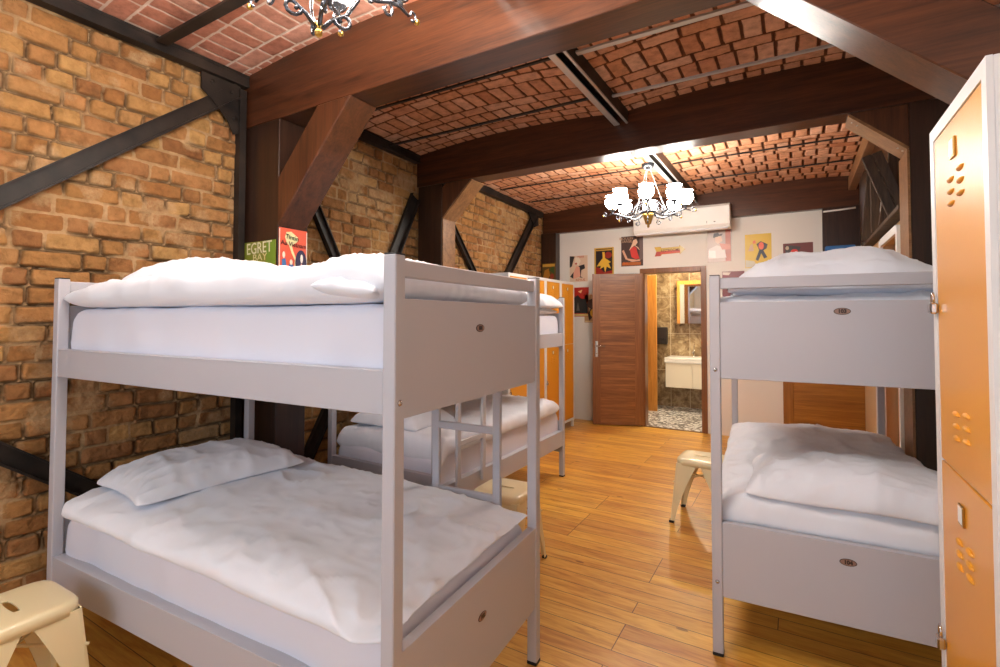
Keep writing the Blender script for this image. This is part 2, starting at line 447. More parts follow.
# ------------------------------------------------------------------ timber frame
def timber(name, mb, m, label, cat):
    o = mb.build(name, m); tag(o, label, cat); return o
timber('timber_beam', MB().box((-3.06, 1.89, 2.67), (.97, 2.08, 3.06), .004), WALNUT_X, 'nearest and widest brown stained timber beam crossing the brick ceiling', 'beam')
timber('timber_beam', MB().box((-3.12, 3.66, 2.70), (.97, 3.83, 3.06), .004), WALNUT_X, 'middle dark timber beam crossing the ceiling in front of the lit chandelier', 'beam')
timber('timber_beam', MB().box((-3.24, 6.66, 2.69), (.60, 6.80, 3.06), .004), WALNUT_X, 'farthest dark timber beam along the top of the white back wall', 'beam')

timber('timber_column', MB().box((-3.05, 1.89, 0), (-2.70, 2.10, 2.668), .003), WALNUT_Z, 'dark timber column on the brick wall carrying two small tin signs', 'column')
timber('timber_column', MB().box((-3.10, 3.66, 0), (-2.82, 3.86, 2.698), .003), WALNUT_Z, 'narrow dark timber column on the brick wall under the middle beam', 'column')
timber('timber_column', MB().box((-3.235, 6.60, 0), (-3.0, 6.74, 2.688), .003), WALNUT_Z, 'dark timber column in the far left corner behind the lockers', 'column')
timber('timber_column', MB().box((.57, 3.66, 0), (.95, 3.88, 2.698), .003), WALNUT_Z, 'dark timber column on the right beside the upper bunk numbered 103', 'column')
timber('timber_column', MB().box((.57, 1.89, 1.0), (.95, 2.08, 2.668), .003), WALNUT_Z, 'dark timber column rising behind the tall near locker', 'column')
timber('wood_boarding', MB().box((.255, 6.62, 2.16), (.60, 6.745, 2.688), .003), WALNUT_Z, 'dark wood panel above the golden door in the far right corner', 'boarding')

timber('timber_brace', MB().prism([(-2.70, 2.30), (-2.35, 2.668), (-2.08, 2.668), (-2.70, 2.005)], 'y', 1.885, 2.085, .004), WALNUT_D, 'thick diagonal timber brace from the near left column up to the nearest beam', 'brace')
timber('timber_brace', MB().prism([(-2.82, 2.38), (-2.82, 2.66), (-2.78, 2.698), (-2.50, 2.698)], 'y', 3.665, 3.855, .003), WALNUT_D, 'short diagonal timber brace under the left end of the middle beam', 'brace')
o = timber('timber_brace', MB().prism([(-.16, 2.668), (.569, 2.0), (.569, 2.25), (.13, 2.668)], 'y', 1.885, 2.085, .004), WALNUT_X, 'large diagonal timber brace running down to the tall near locker', 'brace')
timber('timber_brace', MB().prism([(.28, 2.698), (.569, 2.44), (.569, 2.698)], 'y', 3.665, 3.87, .003), WALNUT_D, 'small triangular timber brace on the right under the middle beam', 'brace')

# lighter edge boards nailed below the right-hand brace and column
e = MB(); e.bar((.285, 3.77, 2.688), (.566, 3.77, 2.436), .21, .016, up=(.4,0,.6)); e.box((.557, 3.66, 0), (.569, 3.93, 2.43))
eo = timber('edge_board', e, EDGE, 'light brown edge board with nail heads lining the small right-hand brace and column', 'trim board')
for t in (.07, .16, .85, .93):
    MB().lathe([(0,-.004), (.006,-.004), (.006,.0), (0,.0)], (.285+.281*t, 3.72, 2.688-.252*t-.012), 8).build('nail_head', BRIGHT, eo)
e = MB(); e.box((.50, 3.9, 2.86), (.57, 6.64, 3.0), .003)
timber('edge_board', e, EDGE, 'long light brown board closing the right edge of the far ceiling bay', 'trim board')
e = MB(); e.bar((-2.812, 3.765, 2.372), (-2.49, 3.765, 2.692), .20, .014, up=(-.5,0,.5)); e.box((-2.82, 3.67, 0), (-2.808, 3.86, 2.37))
timber('edge_board', e, EDGE, 'lighter brown edge board lining the small left brace and its column', 'trim board')

# ------------------------------------------------------------------ steelwork
def sl(y, z, off=.03): return (wx(y)+off, y, z)
def wallbar(label, y0, z0, y1, z1, w=.085):
    a = sl(y0, z0); b = sl(y1, z1); m = MB()
    m.bar(a, b, w, .012, up=(1,0,0))          # web against the wall
    d = (Vector(b)-Vector(a)).normalized(); n = Vector((0,-d.z,d.y))
    if n.z > 0: n = -n
    off = n*(w/2-.004) + Vector((.018,0,0))
    m.bar(Vector(a)+off, Vector(b)+off, .010, .045, up=(1,0,0))
    off2 = -n*(w/2-.004) + Vector((.012,0,0))
    m.bar(Vector(a)+off2, Vector(b)+off2, .008, .03, up=(1,0,0))
    o = m.build('steel_brace', STEEL); tag(o, label, 'steel brace'); return o
wallbar('dark steel diagonal rising across the near brick wall to the nearest beam', .02, 1.37, 1.84, 2.90)
wallbar('dark steel diagonal running down the near brick wall behind the near bunk bed', .06, 1.40, 1.80, .05)
wallbar('dark steel diagonal on the brick wall just past the near column', 2.10, 2.86, 2.93, 1.42)
wallbar('dark steel diagonal leaning up to the middle beam, second brick bay', 3.02, 1.42, 3.62, 2.60, .11)
wallbar('low dark steel diagonal behind the foot of the second bunk, near side', 2.93, 1.33, 2.16, .05)
wallbar('dark steel diagonal on the brick wall just past the narrow middle column', 3.90, 2.78, 5.02, 1.62)
wallbar('dark steel diagonal at the far end of the brick wall above the lockers', 5.14, 1.62, 6.35, 2.93, .11)
for (ya, yb, lab) in ((YR+.01, 1.885, 'dark steel beam along the top of the near brick wall'), (2.085, 3.655, 'dark steel beam topping the second brick bay'), (3.835, 6.59, 'dark steel beam topping the farthest brick bay')):
    m = MB()
    for (u0, u1, z0, z1) in ((.01, .075, 2.925, 2.94), (.03, .045, 2.93, 3.0), (.01, .075, 2.985, 3.0)):
        m.prism([(wx(ya)+u0, ya), (wx(ya)+u1, ya), (wx(yb)+u1, yb), (wx(yb)+u0, yb)] if not (ya < 2 < yb) else [(wx(ya)+u0, ya), (wx(ya)+u1, ya), (wx(yb)+u1, yb), (wx(yb)+u0, yb)], 'z', z0, z1)
    m.prism([(wx(ya)+.045, ya), (wx(ya)+.07, ya), (wx(yb)+.07, yb), (wx(yb)+.045, yb)], 'z', 2.93, 2.99)
    tag(m.build('steel_beam', STEEL), lab, 'steel beam')
# upright angle and gusset plate by the near column
m = MB(); m.box((-3.065, 1.83, 0), (-3.012, 1.872, 2.9)); tag(m.build('steel_post', STEEL), 'slim dark steel upright beside the near timber column', 'steel post')
m = MB(); m.prism([(1.60,2.92), (1.84,2.92), (1.84,2.62), (1.80,2.60), (1.76,2.68), (1.66,2.78), (1.60,2.82)], 'x', -3.04, -3.03)
gp = m.build('gusset_plate', STEEL); tag(gp, 'dark notched steel plate where the near diagonal meets the top beam', 'plate')
for (y, z) in ((1.66,2.88), (1.78,2.86), (1.80,2.70)): MB().lathe([(0,.012), (.012,.012), (.012,0), (0,0)], (0,0,0), 6, Matrix.Translation((-3.03, y, z)) @ Matrix.Rotation(PI/2, 4, 'Y')).build('rivet', STEEL, gp)
m = MB(); m.prism([(6.10,2.92), (6.42,2.92), (6.42,2.78), (6.30,2.74)], 'x', -3.2, -3.19); tag(m.build('gusset_plate', STEEL), 'dark steel plate at the far end of the brick wall', 'plate')
def joist(y0, y1, lab):
    m = MB(); x = -1.12
    m.mi = 1; m.box((x-.055, y0, 2.905), (x-.012, y1, 2.915), .002); m.box((x+.036, y0, 2.905), (x+.052, y1, 2.915), .001)
    m.mi = 0; m.box((x-.055, y0, 2.915), (x-.045, y1, 3.02)); m.box((x+.042, y0, 2.915), (x+.052, y1, 3.02)); m.box((x-.045, y0, 2.985), (x+.042, y1, 3.02))
    tag(m.build('steel_joist', [STEEL, BRIGHT]), lab, 'steel joist')
joist(.36, 1.88, 'steel joist above the nearest chandelier'); joist(2.09, 3.65, 'shiny grey steel joist between the nearest and middle beams'); joist(3.84, 6.65, 'shiny grey steel joist above the lit far chandelier')
def tie(xa, xb, y, z, m_, lab, w=.035):
    tag(MB().box((xa, y-w/2, z-.004), (xb, y+w/2, z+.008)).build('tie_bar', m_), lab, 'tie bar')
tie(-2.97, -1.18, 1.355, 2.955, STEEL, 'dark tie bar from the near wall beam to the chandelier joist', .06)
tie(-1.06, .95, 2.62, 2.955, BRIGHT, 'bright flat steel tie bar right of the joist, nearest the wide beam')
tie(-1.06, .95, 3.26, 2.955, BRIGHT, 'bright flat steel tie bar right of the joist, nearest the middle beam', .025)
tie(-3.03, -1.18, 2.62, 2.97, STEEL, 'dark tie bar left of the joist, nearest the wide beam', .02)
tie(-3.05, -1.18, 3.22, 2.96, STEEL, 'dark tie bar left of the joist, nearest the middle beam', .025)
for i, (y, t) in enumerate(((4.45, 'nearest'), (5.15, 'middle'), (5.9, 'farthest'))):
    tie(-3.08, -1.18, y, 3.0, STEEL, 'thin dark tie bar of the far ceiling bay left of the joist, %s of three' % t, .016)
    tie(-1.06, .49, y, 3.0, STEEL, 'thin dark tie bar of the far ceiling bay right of the joist, %s of three' % t, .016)

# ------------------------------------------------------------------ beds
def text_mesh(s, size, m, parent, loc, rot, name='lettering', ext=.0006, sx=1.0, bold=0):
    cu = bpy.data.curves.new('t', 'FONT'); cu.body = s; cu.size = size; cu.align_x = 'CENTER'; cu.align_y = 'CENTER'; cu.extrude = ext; cu.offset = bold
    cu.resolution_u = 3
    ob = bpy.data.objects.new('t', cu); COL.objects.link(ob)
    dg = bpy.context.evaluated_depsgraph_get()
    me = bpy.data.meshes.new_from_object(ob.evaluated_get(dg)); me.name = name
    bpy.data.objects.remove(ob)
    me.transform(Matrix.LocRotScale(Vector(loc), rot, None) @ Matrix.Diagonal((sx,1,1,1)))
    me.materials.clear(); me.materials.append(m)
    o = bpy.data.objects.new(name, me); COL.objects.link(o); o.parent = parent
    return o
INK = mat('badge_ink', (52,36,30), .5); BADGE = mat('badge_bronze', (150,120,106), .4, .2)
from mathutils import Euler
RX = Euler((PI/2,0,0)).to_quaternion()

def make_bed(W, L, H, label, loc, rz, badges, ladder=None, endrails=(1.18,1.498,.238,.565)):
    root = empty('bunk_bed', loc, rz, label=label, cat='bunk bed', group='white metal bunk beds')
    p = .042
    for (x, y) in ((0,0), (W-p,0), (0,L-p), (W-p,L-p)):
        q = MB().box((x,y,.012), (x+p,y+p,H-.004), .003).build('post', FRAME, root)
        MB().box((x+.001,y+.001,H-.004), (x+p-.001,y+p-.001,H), .001).build('end_cap', BLACK, q)
        MB().box((x-.001,y-.001,0), (x+p+.001,y+p+.001,.014), .002).build('rubber_foot', BLACK, q)
    u0, u1, l0, l1 = endrails
    for (y, s) in ((0, 0), (L-p, 1)):
        yy = y+.004 if s == 0 else y+p-.030
        for (a, b) in ((u0,u1), (l0,l1)):
            m = MB(); m.box((p,yy,a), (W-p,yy+.026,b), .002); m.box((p, yy-(.0 if s == 0 else .0), b-.002), (W-p, yy+.034 if s == 0 else yy+.026, b+.003), .001)
            m.build('end_panel', FRAME, root)
        MB().box((p-.001,y+.010,H-.062), (W-p+.001,y+.036,H-.014), .003).build('top_rail', FRAME, root)
    for x in (0, 1):
        for (a, b) in ((1.192,1.308), (.283,.42)):
            xx = .004 if x == 0 else W-.030
            m = MB(); m.box((xx,p,a), (xx+.026,L-p,b), .002)
            m.box((.004 if x == 0 else W-.070, p, b-.004), (.070 if x == 0 else W-.004, L-p, b+.0015), .001)
            m.build('side_rail', FRAME, root)
    for a in (1.20, .30):      # slatted bed base carrying the mattress
        m = MB()
        for j in range(11): m.box((.03, .12+j*(L-.24)/10-.03, a+.02), (W-.03, .12+j*(L-.24)/10+.03, a+.034))
        m.build('bed_base', FRAME, root)
    for z in (1.225, .315):
        MB().lathe([(0,.004), (.006,.004), (.009,0)], (0,0,0), 12, Matrix.Translation((p/2, 0, z)) @ Matrix.Rotation(PI/2, 4, 'X')).build('bolt', CHROME, root)
        for dz_ in (0,.05):
            MB().lathe([(0,.004), (.005,.004), (.007,0)], (0,0,0), 10, Matrix.Translation((W, p/2, z+.02-dz_)) @ Matrix.Rotation(PI/2, 4, 'Y')).build('bolt', CHROME, root)
    for (x, z, s, txt) in badges:
        bd = MB()
        n = 28
        for (a, b, t, mi) in ((.034, .0165, .0015, 1), (.031, .0140, .0022, 0)):
            bd.mi = mi
            pts = [(x+a*s*math.cos(2*PI*i/n), z+b*s*math.sin(2*PI*i/n)) for i in range(n)]
            bd.prism(pts, 'y', .004-t, .0045)
        bo = bd.build('number_badge', [BADGE, INK], root); bo['label'] = 'small oval number badge reading %s' % txt
        text_mesh(txt, .024*s, INK, bo, (x, .0014, z), RX, sx=.95, bold=.0012)
    if ladder:
        side, x0, x1, zb, rungs = ladder   # ladder stands against the side at x = W (side 1) or x = 0
        lx = W+.012 if side else -.012
        ld = empty('ladder', (0,0,0)); ld.parent = root
        for y in (x0, x1): MB().box((lx-.010, y-.019, zb), (lx+.012, y+.019, 1.33), .003).build('ladder_rail', FRAME, ld)
        for z in rungs: MB().box((lx-.009, x0+.016, z-.017), (lx+.011, x1-.016, z+.017), .003).build('rung', FRAME, ld)
    return root

ROT1 = PI/2+.0558
W1_, L1_ = .96, 1.90
B1 = make_bed(W1_, L1_, 1.622, 'nearest white metal bunk bed at the left, standing against the brick wall', (-.900,.974,0), ROT1, [(.45,1.415,.8,'101'), (.47,.44,.8,'102')], (1, .215, .545, .30, (.94,.635)))
W2_, L2_ = .95, 1.90
B2 = make_bed(W2_, L2_, 1.64, 'white metal bunk bed further back at the left, beside the orange lockers', (-2.80,2.365,0), -.0, [], (1, .20, .49, .36, (.66,.93)), (1.18,1.49,.22,.50))
W3_, L3_ = .955, 1.94
BR = make_bed(W3_, L3_, 1.64, 'white metal bunk bed on the right with badges 103 and 104', (-.332,2.35,0), .06, [(.485,1.478,.84,'103'), (.49,.500,.84,'104')], None, (1.188,1.517,.253,.567))

# ---- bedding ---------------------------------------------------------------
def fold(x, y, seed, s=1.0):
    s *= 1.35
    """sharp-crested cloth creases, warped"""
    wxn = noise.noise(Vector((x*1.7+seed, y*1.7, seed*.7)))*.5; wyn = noise.noise(Vector((x*1.7, y*1.7+seed, seed*1.3)))*.5
    a = 1-abs(noise.noise(Vector((x*3.2*s+wxn*2+seed*3, y*2.0*s+wyn*2, seed))))*2.2
    b = 1-abs(noise.noise(Vector((x*6.5*s+wyn*3, y*8*s+wxn*3+seed, seed+5))))*2.2
    return max(a,0)**3*.65 + max(b,0)**3*.35

def soft(name, w, l, zb, top, bot=None, p=12, q=.42, m_=LINEN, nx=70, ny=110, amp=.012, seed=1.0, outline=None, parent=None, wr=1.0, cut=None):
    """closed puffy cloth body over the rectangle [0,w]x[0,l]; top(x,y), bot(x,y) give heights over zb"""
    def samp(n):
        t = np.linspace(-1, 1, n); return np.sign(t)*(1-(1-np.abs(t))**1.5)
    us = samp(nx); vs_ = samp(ny)
    bm = bmesh.new(); T = {}; B = {}
    for j, v in enumerate(vs_):
        for i, u in enumerate(us):
            x0 = (u+1)/2*w; y0 = (v+1)/2*l
            dx = dy = 0
            if outline: dx, dy = outline(u, v)
            e = max((1-abs(u)**p)*(1-abs(v)**p), 0)**q
            f = fold(x0, y0, seed, wr)
            t_, b_ = top(x0, y0), (bot(x0, y0) if bot else 0)
            mid = b_ + (t_-b_)*.42
            z = mid + (t_-mid)*e + amp*(f-.25)*min(e*1.4, 1)
            zz = mid - (mid-b_)*e
            rim = i in (0, nx-1) or j in (0, ny-1)
            # edge wobble
            ew = .010*noise.noise(Vector((x0*6, y0*6, seed+9)))
            x = x0+dx + ew*(1 if abs(u) > .8 else 0); y = y0+dy + ew*(1 if abs(v) > .8 else 0)
            T[i,j] = bm.verts.new((x, y, zb+z))
            B[i,j] = T[i,j] if rim else bm.verts.new((x, y, zb+zz))
    for j in range(ny-1):
        for i in range(nx-1):
            for D, fl in ((T,0), (B,1)):
                f = [D[i,j], D[i+1,j], D[i+1,j+1], D[i,j+1]]
                if fl: f = f[::-1]
                try: bm.faces.new(f).smooth = True
                except ValueError: pass
    bm.normal_update()
    me = bpy.data.meshes.new(name); bm.to_mesh(me); bm.free(); me.materials.append(m_)
    o = bpy.data.objects.new(name, me); COL.objects.link(o)
    if parent is not None: o.parent = parent
    return o

def on_bed(o, bed, dx=0, dy=0, rz=0, **k):
    M = Matrix.Translation(bed.location) @ Matrix.Rotation(bed.rotation_euler.z, 4, 'Z') @ Matrix.Translation((dx,dy,0)) @ Matrix.Rotation(rz, 4, 'Z')
    o.location = M.translation; o.rotation_euler = (0,0,bed.rotation_euler.z+rz); return tag(o, **k)
G = lambda x, c, s: math.exp(-((x-c)/s)**2)

def mattress(bed, W, L, z0, z1, label, seed):
    o = soft('mattress', W-.09, L-.10, z0, lambda x, y: z1-z0, p=40, q=.22, m_=SHEET, amp=.006, seed=seed, nx=44, ny=64)
    return on_bed(o, bed, .045, .05, label=label, cat='mattress', group='mattresses on the bunk beds')
def pillow(name, w, l, t, m_=LINEN, seed=1.0, amp=.016, lumps=.0):
    def out(u, v): return (-.018*w/.5*np.sign(u)*abs(u)**2*(1-v*v)-.016*np.sign(u)*abs(u*v)**9, -.018*np.sign(v)*abs(v)**2*(1-u*u)-.016*np.sign(v)*abs(u*v)**9)
    def top(x, y):
        u = 2*x/w-1; v = 2*y/l-1
        return t*(.30+.70*((1-abs(u)**2.2)*(1-abs(v)**2.4))**.55) + lumps*noise.noise(Vector((x*4+seed, y*4, seed)))
    return soft(name, w, l, 0, top, None, p=8, q=.46, m_=m_, nx=60, ny=76, amp=amp, seed=seed, outline=out, wr=1.5)

# bed 1 (local x: across 0..1, local y: from the footboard towards the wall)
mattress(B1, W1_, L1_, 1.236, 1.488, 'upper mattress of the nearest bunk in a smooth white fitted sheet', 1.1)
mattress(B1, W1_, L1_, .336, .598, 'lower mattress of the nearest bunk in a shiny white fitted sheet', 2.2)
def d1top(x, y):
    z = .095 + .030*noise.noise(Vector((x*2.1+3, y*1.9, .3))) + .055*G(y,.16,.30)*G(x,.25,.6) + .05*G(y,.98,.35) + .015*G(y, .55, .12)
    return z
o = soft('duvet', .94, 1.80, 1.49, d1top, lambda x, y: 0, p=20, q=.42, amp=.026, seed=3.3, wr=1.2)
on_bed(o, B1, .015, .05, label='puffy white duvet on the upper bunk nearest the camera', cat='duvet', group='white duvets')
pl = pillow('pillow', .76, .50, .14, seed=5.1)
# the flap of the upper duvet folded back beside the near post
o = soft('duvet_fold', .20, .22, 0, lambda x, y: .055+.012*noise.noise(Vector((x*8, y*8, 1))), None, p=5, q=.55, nx=30, ny=30, amp=.014, seed=8.1, wr=1.6)
DU1 = [x for x in bpy.data.objects if x.name == 'duvet'][0]
o.parent = DU1; o.location = (-.012, .03, 1.497); o.rotation_euler = (.10, 0, .1)

CORN = lambda u, v: (.055*max(0,(abs(v)-.90)/.10)**1.2*(1 if u < 0 else 0)*abs(u)**4, 0)
def d2top(x, y):     # lower duvet, sags over the near rail, tucked at the foot
    z = .075 + .022*noise.noise(Vector((x*1.7+9, y*1.5, .9))) + .012*G(y,1.6,.5) - .045*G(y,0,.16) + .018*G(x,.5,.35)
    z -= .030*max(0, 1-x/.16)**1.5 + .02*max(0, 1-y/1.2)
    return z
def d2bot(x, y): return -.030*max(0, 1-x/.06)*max(0, 1-y/1.6)
o = soft('duvet', .95, 1.81, .600, d2top, d2bot, p=24, q=.42, amp=.024, seed=6.4, outline=CORN)
on_bed(o, B1, -.008, .045, label='white duvet on the lower bunk nearest the camera, bulging over the side rail', cat='duvet', group='white duvets')
o = on_bed(pl, B1, .06, 1.33, -.13, label='soft white pillow lying by the brick wall on the nearest lower bunk', cat='pillow', group='white pillows')
o.location.z = .688
pu = copy_tree(pl); on_bed(pu, B1, .12, 1.16, 0, label='white pillow behind the duvet on the upper bunk nearest the camera', cat='pillow'); pu.location.z = 1.585

# bed 2 (local x across 0..1.04, y from near end back)
mattress(B2, W2_, L2_, 1.236, 1.47, 'upper mattress of the second left bunk', 3.1)
mattress(B2, W2_, L2_, .330, .60, 'lower mattress of the second left bunk, white sheet showing below the duvet', 4.2)
def d3top(x, y): return .085 + .02*noise.noise(Vector((x*2+1, y*1.6, 2.9))) + .025*G(x,.55,.35)
o = soft('duvet', .91, 1.76, .608, d3top, lambda x, y: -.10*max(0,1-y/.07)-.03*max(0,(x-.82)/.09), p=24, q=.42, amp=.022, seed=9.4)
on_bed(o, B2, .03, .06, label='white duvet on the lower bunk of the second left bed', cat='duvet', group='white duvets')
o = soft('duvet', .88, 1.78, 1.475, lambda x, y: .07+.02*noise.noise(Vector((x*2+1, y*1.6, 4.9))), None, p=12, q=.5, amp=.018, seed=10.4, nx=40, ny=60)
on_bed(o, B2, .03, .06, label='white duvet on the upper bunk of the second left bed', cat='duvet', group='white duvets')
p2 = pillow('pillow', .62, .46, .15, seed=7.7)
o = on_bed(p2, B2, .08, .10, .0, label='white pillow on the lower bunk of the second left bed, behind the near post', cat='pillow', group='white pillows'); o.location.z = .705
p3 = copy_tree(p2); on_bed(p3, B2, .36, 1.42, .05, label='white pillow at the far end of the second left upper bunk', cat='pillow'); p3.location.z = 1.535

# right bed
mattress(BR, W3_, L3_, 1.236, 1.495, 'upper mattress of the right-hand bunk behind badge 103', 5.1)
mattress(BR, W3_, L3_, .345, .60, 'lower mattress of the right-hand bunk', 6.2)
o = soft('duvet', .92, 1.82, 1.498, lambda x, y: .055+.015*noise.noise(Vector((x*2+1, y*1.6, 6.9))), lambda x, y: -.03*max(0,1-y/.06), p=24, q=.42, amp=.018, seed=12.4)
on_bed(o, BR, .012, .06, label='flat white duvet under the large pillow of the upper bunk 103', cat='duvet', group='white duvets')
def d4top(x, y): return .075 + .018*noise.noise(Vector((x*2+4, y*1.6, 7.9))) + .02*G(x,.45,.3) - .03*max(0,1-x/.12)
o = soft('duvet', .96, 1.83, .60, d4top, lambda x, y: -.05*max(0,1-x/.06)-.085*max(0,1-y/.06), p=24, q=.42, amp=.028, seed=14.4)
on_bed(o, BR, -.005, .045, label='white duvet on the lower bunk 104, seen below the large pillow', cat='duvet', group='white duvets')
p4 = pillow('pillow', .83, .52, .205, seed=17.7, amp=.020, lumps=.02)
o = on_bed(p4, BR, .06, .075, .0, label='large plump white pillow on the upper bunk above badge 103', cat='pillow', group='white pillows'); o.location.z = 1.548
p5 = pillow('pillow', .82, .50, .165, seed=19.3, amp=.024, lumps=.025)
o = on_bed(p5, BR, .115, .045, -.05, label='wrinkled white pillow at the front of the lower bunk above badge 104', cat='pillow', group='white pillows'); o.location.z = .668; o.rotation_euler.x = .05

# ------------------------------------------------------------------ stools
def make_stool(loc, rz, label):
    root = empty('metal_stool', loc, rz, label=label, cat='stool', group='cream metal stools')
    H = .45; h = .155
    # seat shell: rounded square, rolled edge, slot cut through
    def sq(r, n=40, pw=6):
        out = []
        for i in range(n):
            a = 2*PI*i/n; c, s_ = math.cos(a), math.sin(a)
            k_ = (abs(c)**pw+abs(s_)**pw)**(-1/pw); out.append((r*k_*c, r*k_*s_))
        return out
    bm = bmesh.new(); n = 40; rings = []
    slot = []
    for i in range(n):
        a = 2*PI*i/n; c, s_ = math.cos(a), math.sin(a)
        slot.append((.058*np.sign(c)*min(abs(c)*1.3,1), .012*s_))
    prof = [(None,-.006), (None,0), (.10,0), (h-.022,.0), (h-.008,-.003), (h,-.012), (h+.001,-.045), (h-.003,-.046), (h-.006,-.016), (h-.03,-.006), (.10,-.006), (None,-.006)]
    for (r, z) in prof:
        pts = slot if r is None else sq(r)
        rings.append([bm.verts.new((x, y, H+z)) for x, y in pts])
    for ri, (A, B) in enumerate(zip(rings, rings[1:])):
        for i in range(n): bm.faces.new((A[i], A[(i+1)%n], B[(i+1)%n], B[i])).smooth = 2 <= ri <= 7
    bmesh.ops.recalc_face_normals(bm, faces=bm.faces)
    me = bpy.data.meshes.new('seat'); bm.to_mesh(me); bm.free(); me.materials.append(CREAM)
    o = bpy.data.objects.new('seat', me); COL.objects.link(o); o.parent = root
    for sx in (-1, 1):
        for sy in (-1, 1):
            bm = bmesh.new(); ra = []
            # folded sheet leg: an L channel, wide at the top, tapering to the foot
            for t in np.linspace(0, 1, 9):
                z = H-.035 - t*(H-.047)
                cx = (h-.004)+t*(.036); w = .108*(1-t)**1.5+.032
                th = .003
                pr = [(cx-w, cx), (cx-.012, cx), (cx-.003, cx-.003), (cx, cx-.012), (cx, cx-w), (cx-th, cx-w), (cx-th-.002, cx-.014), (cx-.006, cx-.006), (cx-.014, cx-th-.002), (cx-w, cx-th)]
                ra.append([bm.verts.new((sx*a, sy*b, z)) for a, b in pr])
            m_ = len(ra[0])
            for A, B in zip(ra, ra[1:]):
                for i in range(m_): bm.faces.new((A[i], A[(i+1)%m_], B[(i+1)%m_], B[i]))
            bm.faces.new(ra[0]); bm.faces.new(ra[-1]); bmesh.ops.recalc_face_normals(bm, faces=bm.faces)
            me = bpy.data.meshes.new('leg'); bm.to_mesh(me); bm.free(); me.materials.append(CREAM)
            o = bpy.data.objects.new('leg', me); COL.objects.link(o); o.parent = root
            f = MB().box((sx*.163, sy*.163, 0), (sx*.190, sy*.190, .014), .003).build('rubber_foot', BLACK, o)
    m = MB()
    q = h+.010
    m.tube([(-q,-q,.285), (0,0,.315), (q,q,.285)], .006, 8); m.tube([(-q,q,.285), (0,0,.303), (q,-q,.285)], .006, 8)
    m.build('cross_brace', CREAM, root)
    return root
S1 = make_stool((-2.35,.635,0), .02, 'cream metal stool in the lower left corner beside the nearest bunk')
S2 = copy_tree(S1); S2.location = (-1.50,2.575,0); S2.rotation_euler.z = .05; S2['label'] = 'cream metal stool seen through the near bunk, beside the second bed'
S3 = copy_tree(S1); S3.location = (-.605,3.875,0); S3.rotation_euler.z = -.03; S3['label'] = 'cream metal stool on the open floor, half hidden by the right bunk post'

# ------------------------------------------------------------------ lockers
LW, LD, LH = .446, .46, 1.927
def make_locker(loc, rz, label, group=None):
    root = empty('locker', loc, rz, label=label, cat='locker', group=group)
    b = MB(); z0 = .09
    b.box((0,.0,z0), (LW,LD,LH), .002)
    for (x, y) in ((0,.0), (LW-.03,.0), (0,LD-.03), (LW-.03,LD-.03)): b.box((x,y,0), (x+.03,y+.03,z0))
    b.build('body', LOCKW, root)
    f = MB(); t = .010    # proud face frame round the doors
    f.box((0,-t,z0), (.036,0,LH)); f.box((LW-.028,-t,z0), (LW,0,LH)); f.box((.036,-t,LH-.032), (LW-.028,0,LH)); f.box((.036,-t,z0), (LW-.028,0,z0+.03))
    f.build('face_frame', LOCKW, root)
    for (a, c, lv, lb) in ((1.108, LH-.034, ((1.765,-1), (1.235,1)), 1.825), (z0+.032, 1.102, ((.955,1),), 1.022)):
        v = MB().box((.038,-.008,a), (LW-.030,-.001,c), .0015)
        for (zc, s) in lv:
            for r in range(3):
                for cx in (.185, .262):
                    z = zc - r*.027 - (0 if s < 0 else -.0) + (.008 if cx > .2 else 0)
                    prof = []
                    for i in range(9):
                        for j in range(5):
                            pass
                    mtx = Matrix.Translation((cx, -.008, z)) @ Matrix.Diagonal((.025,.007,.009,1))
                    bs = bmesh.ops.create_uvsphere(v.bm, u_segments=12, v_segments=8, radius=1, matrix=mtx)
                    for q in bs['verts']:
                        if q.co.z*s > z*s: q.co.y = -.008 + (q.co.y+.008)*(1-.0)
                        if (q.co.z-z)*s < -.001: q.co.z = z - s*.001
        for f_ in v.bm.faces:
            if f_.calc_area() < .001: f_.smooth = True
        d = v.build('door', ORANGE, root)
        h = MB(); h.box((.195,-.0125,lb-.020), (.232,-.008,lb+.024), .001); hb = h.build('label_holder', BRASS, d)
        MB().box((.200,-.0135,lb-.014), (.227,-.0120,lb+.020)).build('label_card', WHITEP, hb)
        pz = (a+c)/2-.005 if a > 1 else (a+c)/2+.065
        k_ = MB(); px = .035
        k_.box((px-.014,-.026,pz-.034), (px+.016,-.010,pz-.006), .004); k_.tube([(px-.008,-.018,pz-.008), (px-.008,-.018,pz+.010), (px-.004,-.018,pz+.018), (px+.004,-.018,pz+.018), (px+.009,-.018,pz+.010), (px+.009,-.018,pz-.008)], .003, 8)
        k_.build('padlock_hasp', CHROME, d)
    return root
LR = make_locker((.309,1.661,0), -PI/2, 'tall white locker with orange doors filling the right edge', None)
GL = 'orange-door lockers in a row on the left'
names = ('nearest one', 'second from the near end', 'third from the near end', 'farthest one')
for i in range(4):
    c = copy_tree(LR); c.location = (-2.60, 4.505+i*.4472, 0); c.rotation_euler.z = PI/2
    c['label'] = 'white locker with orange doors at the far left, ' + names[i]; c['group'] = GL

# ------------------------------------------------------------------ bathroom door, frame, bathroom
jm = MB(); jm.box((DX0-.055,YB-.015,0), (DX0+.012,YB+.13,DZ1+.055), .003); jm.box((DX1-.012,YB-.015,0), (DX1+.055,YB+.13,DZ1+.055), .003)
jm.box((DX0+.012,YB-.015,DZ1-.012), (DX1-.012,YB+.13,DZ1+.055), .003)
jf = jm.build('door_1_frame', DOOR_V); jf['kind'] = 'structure'
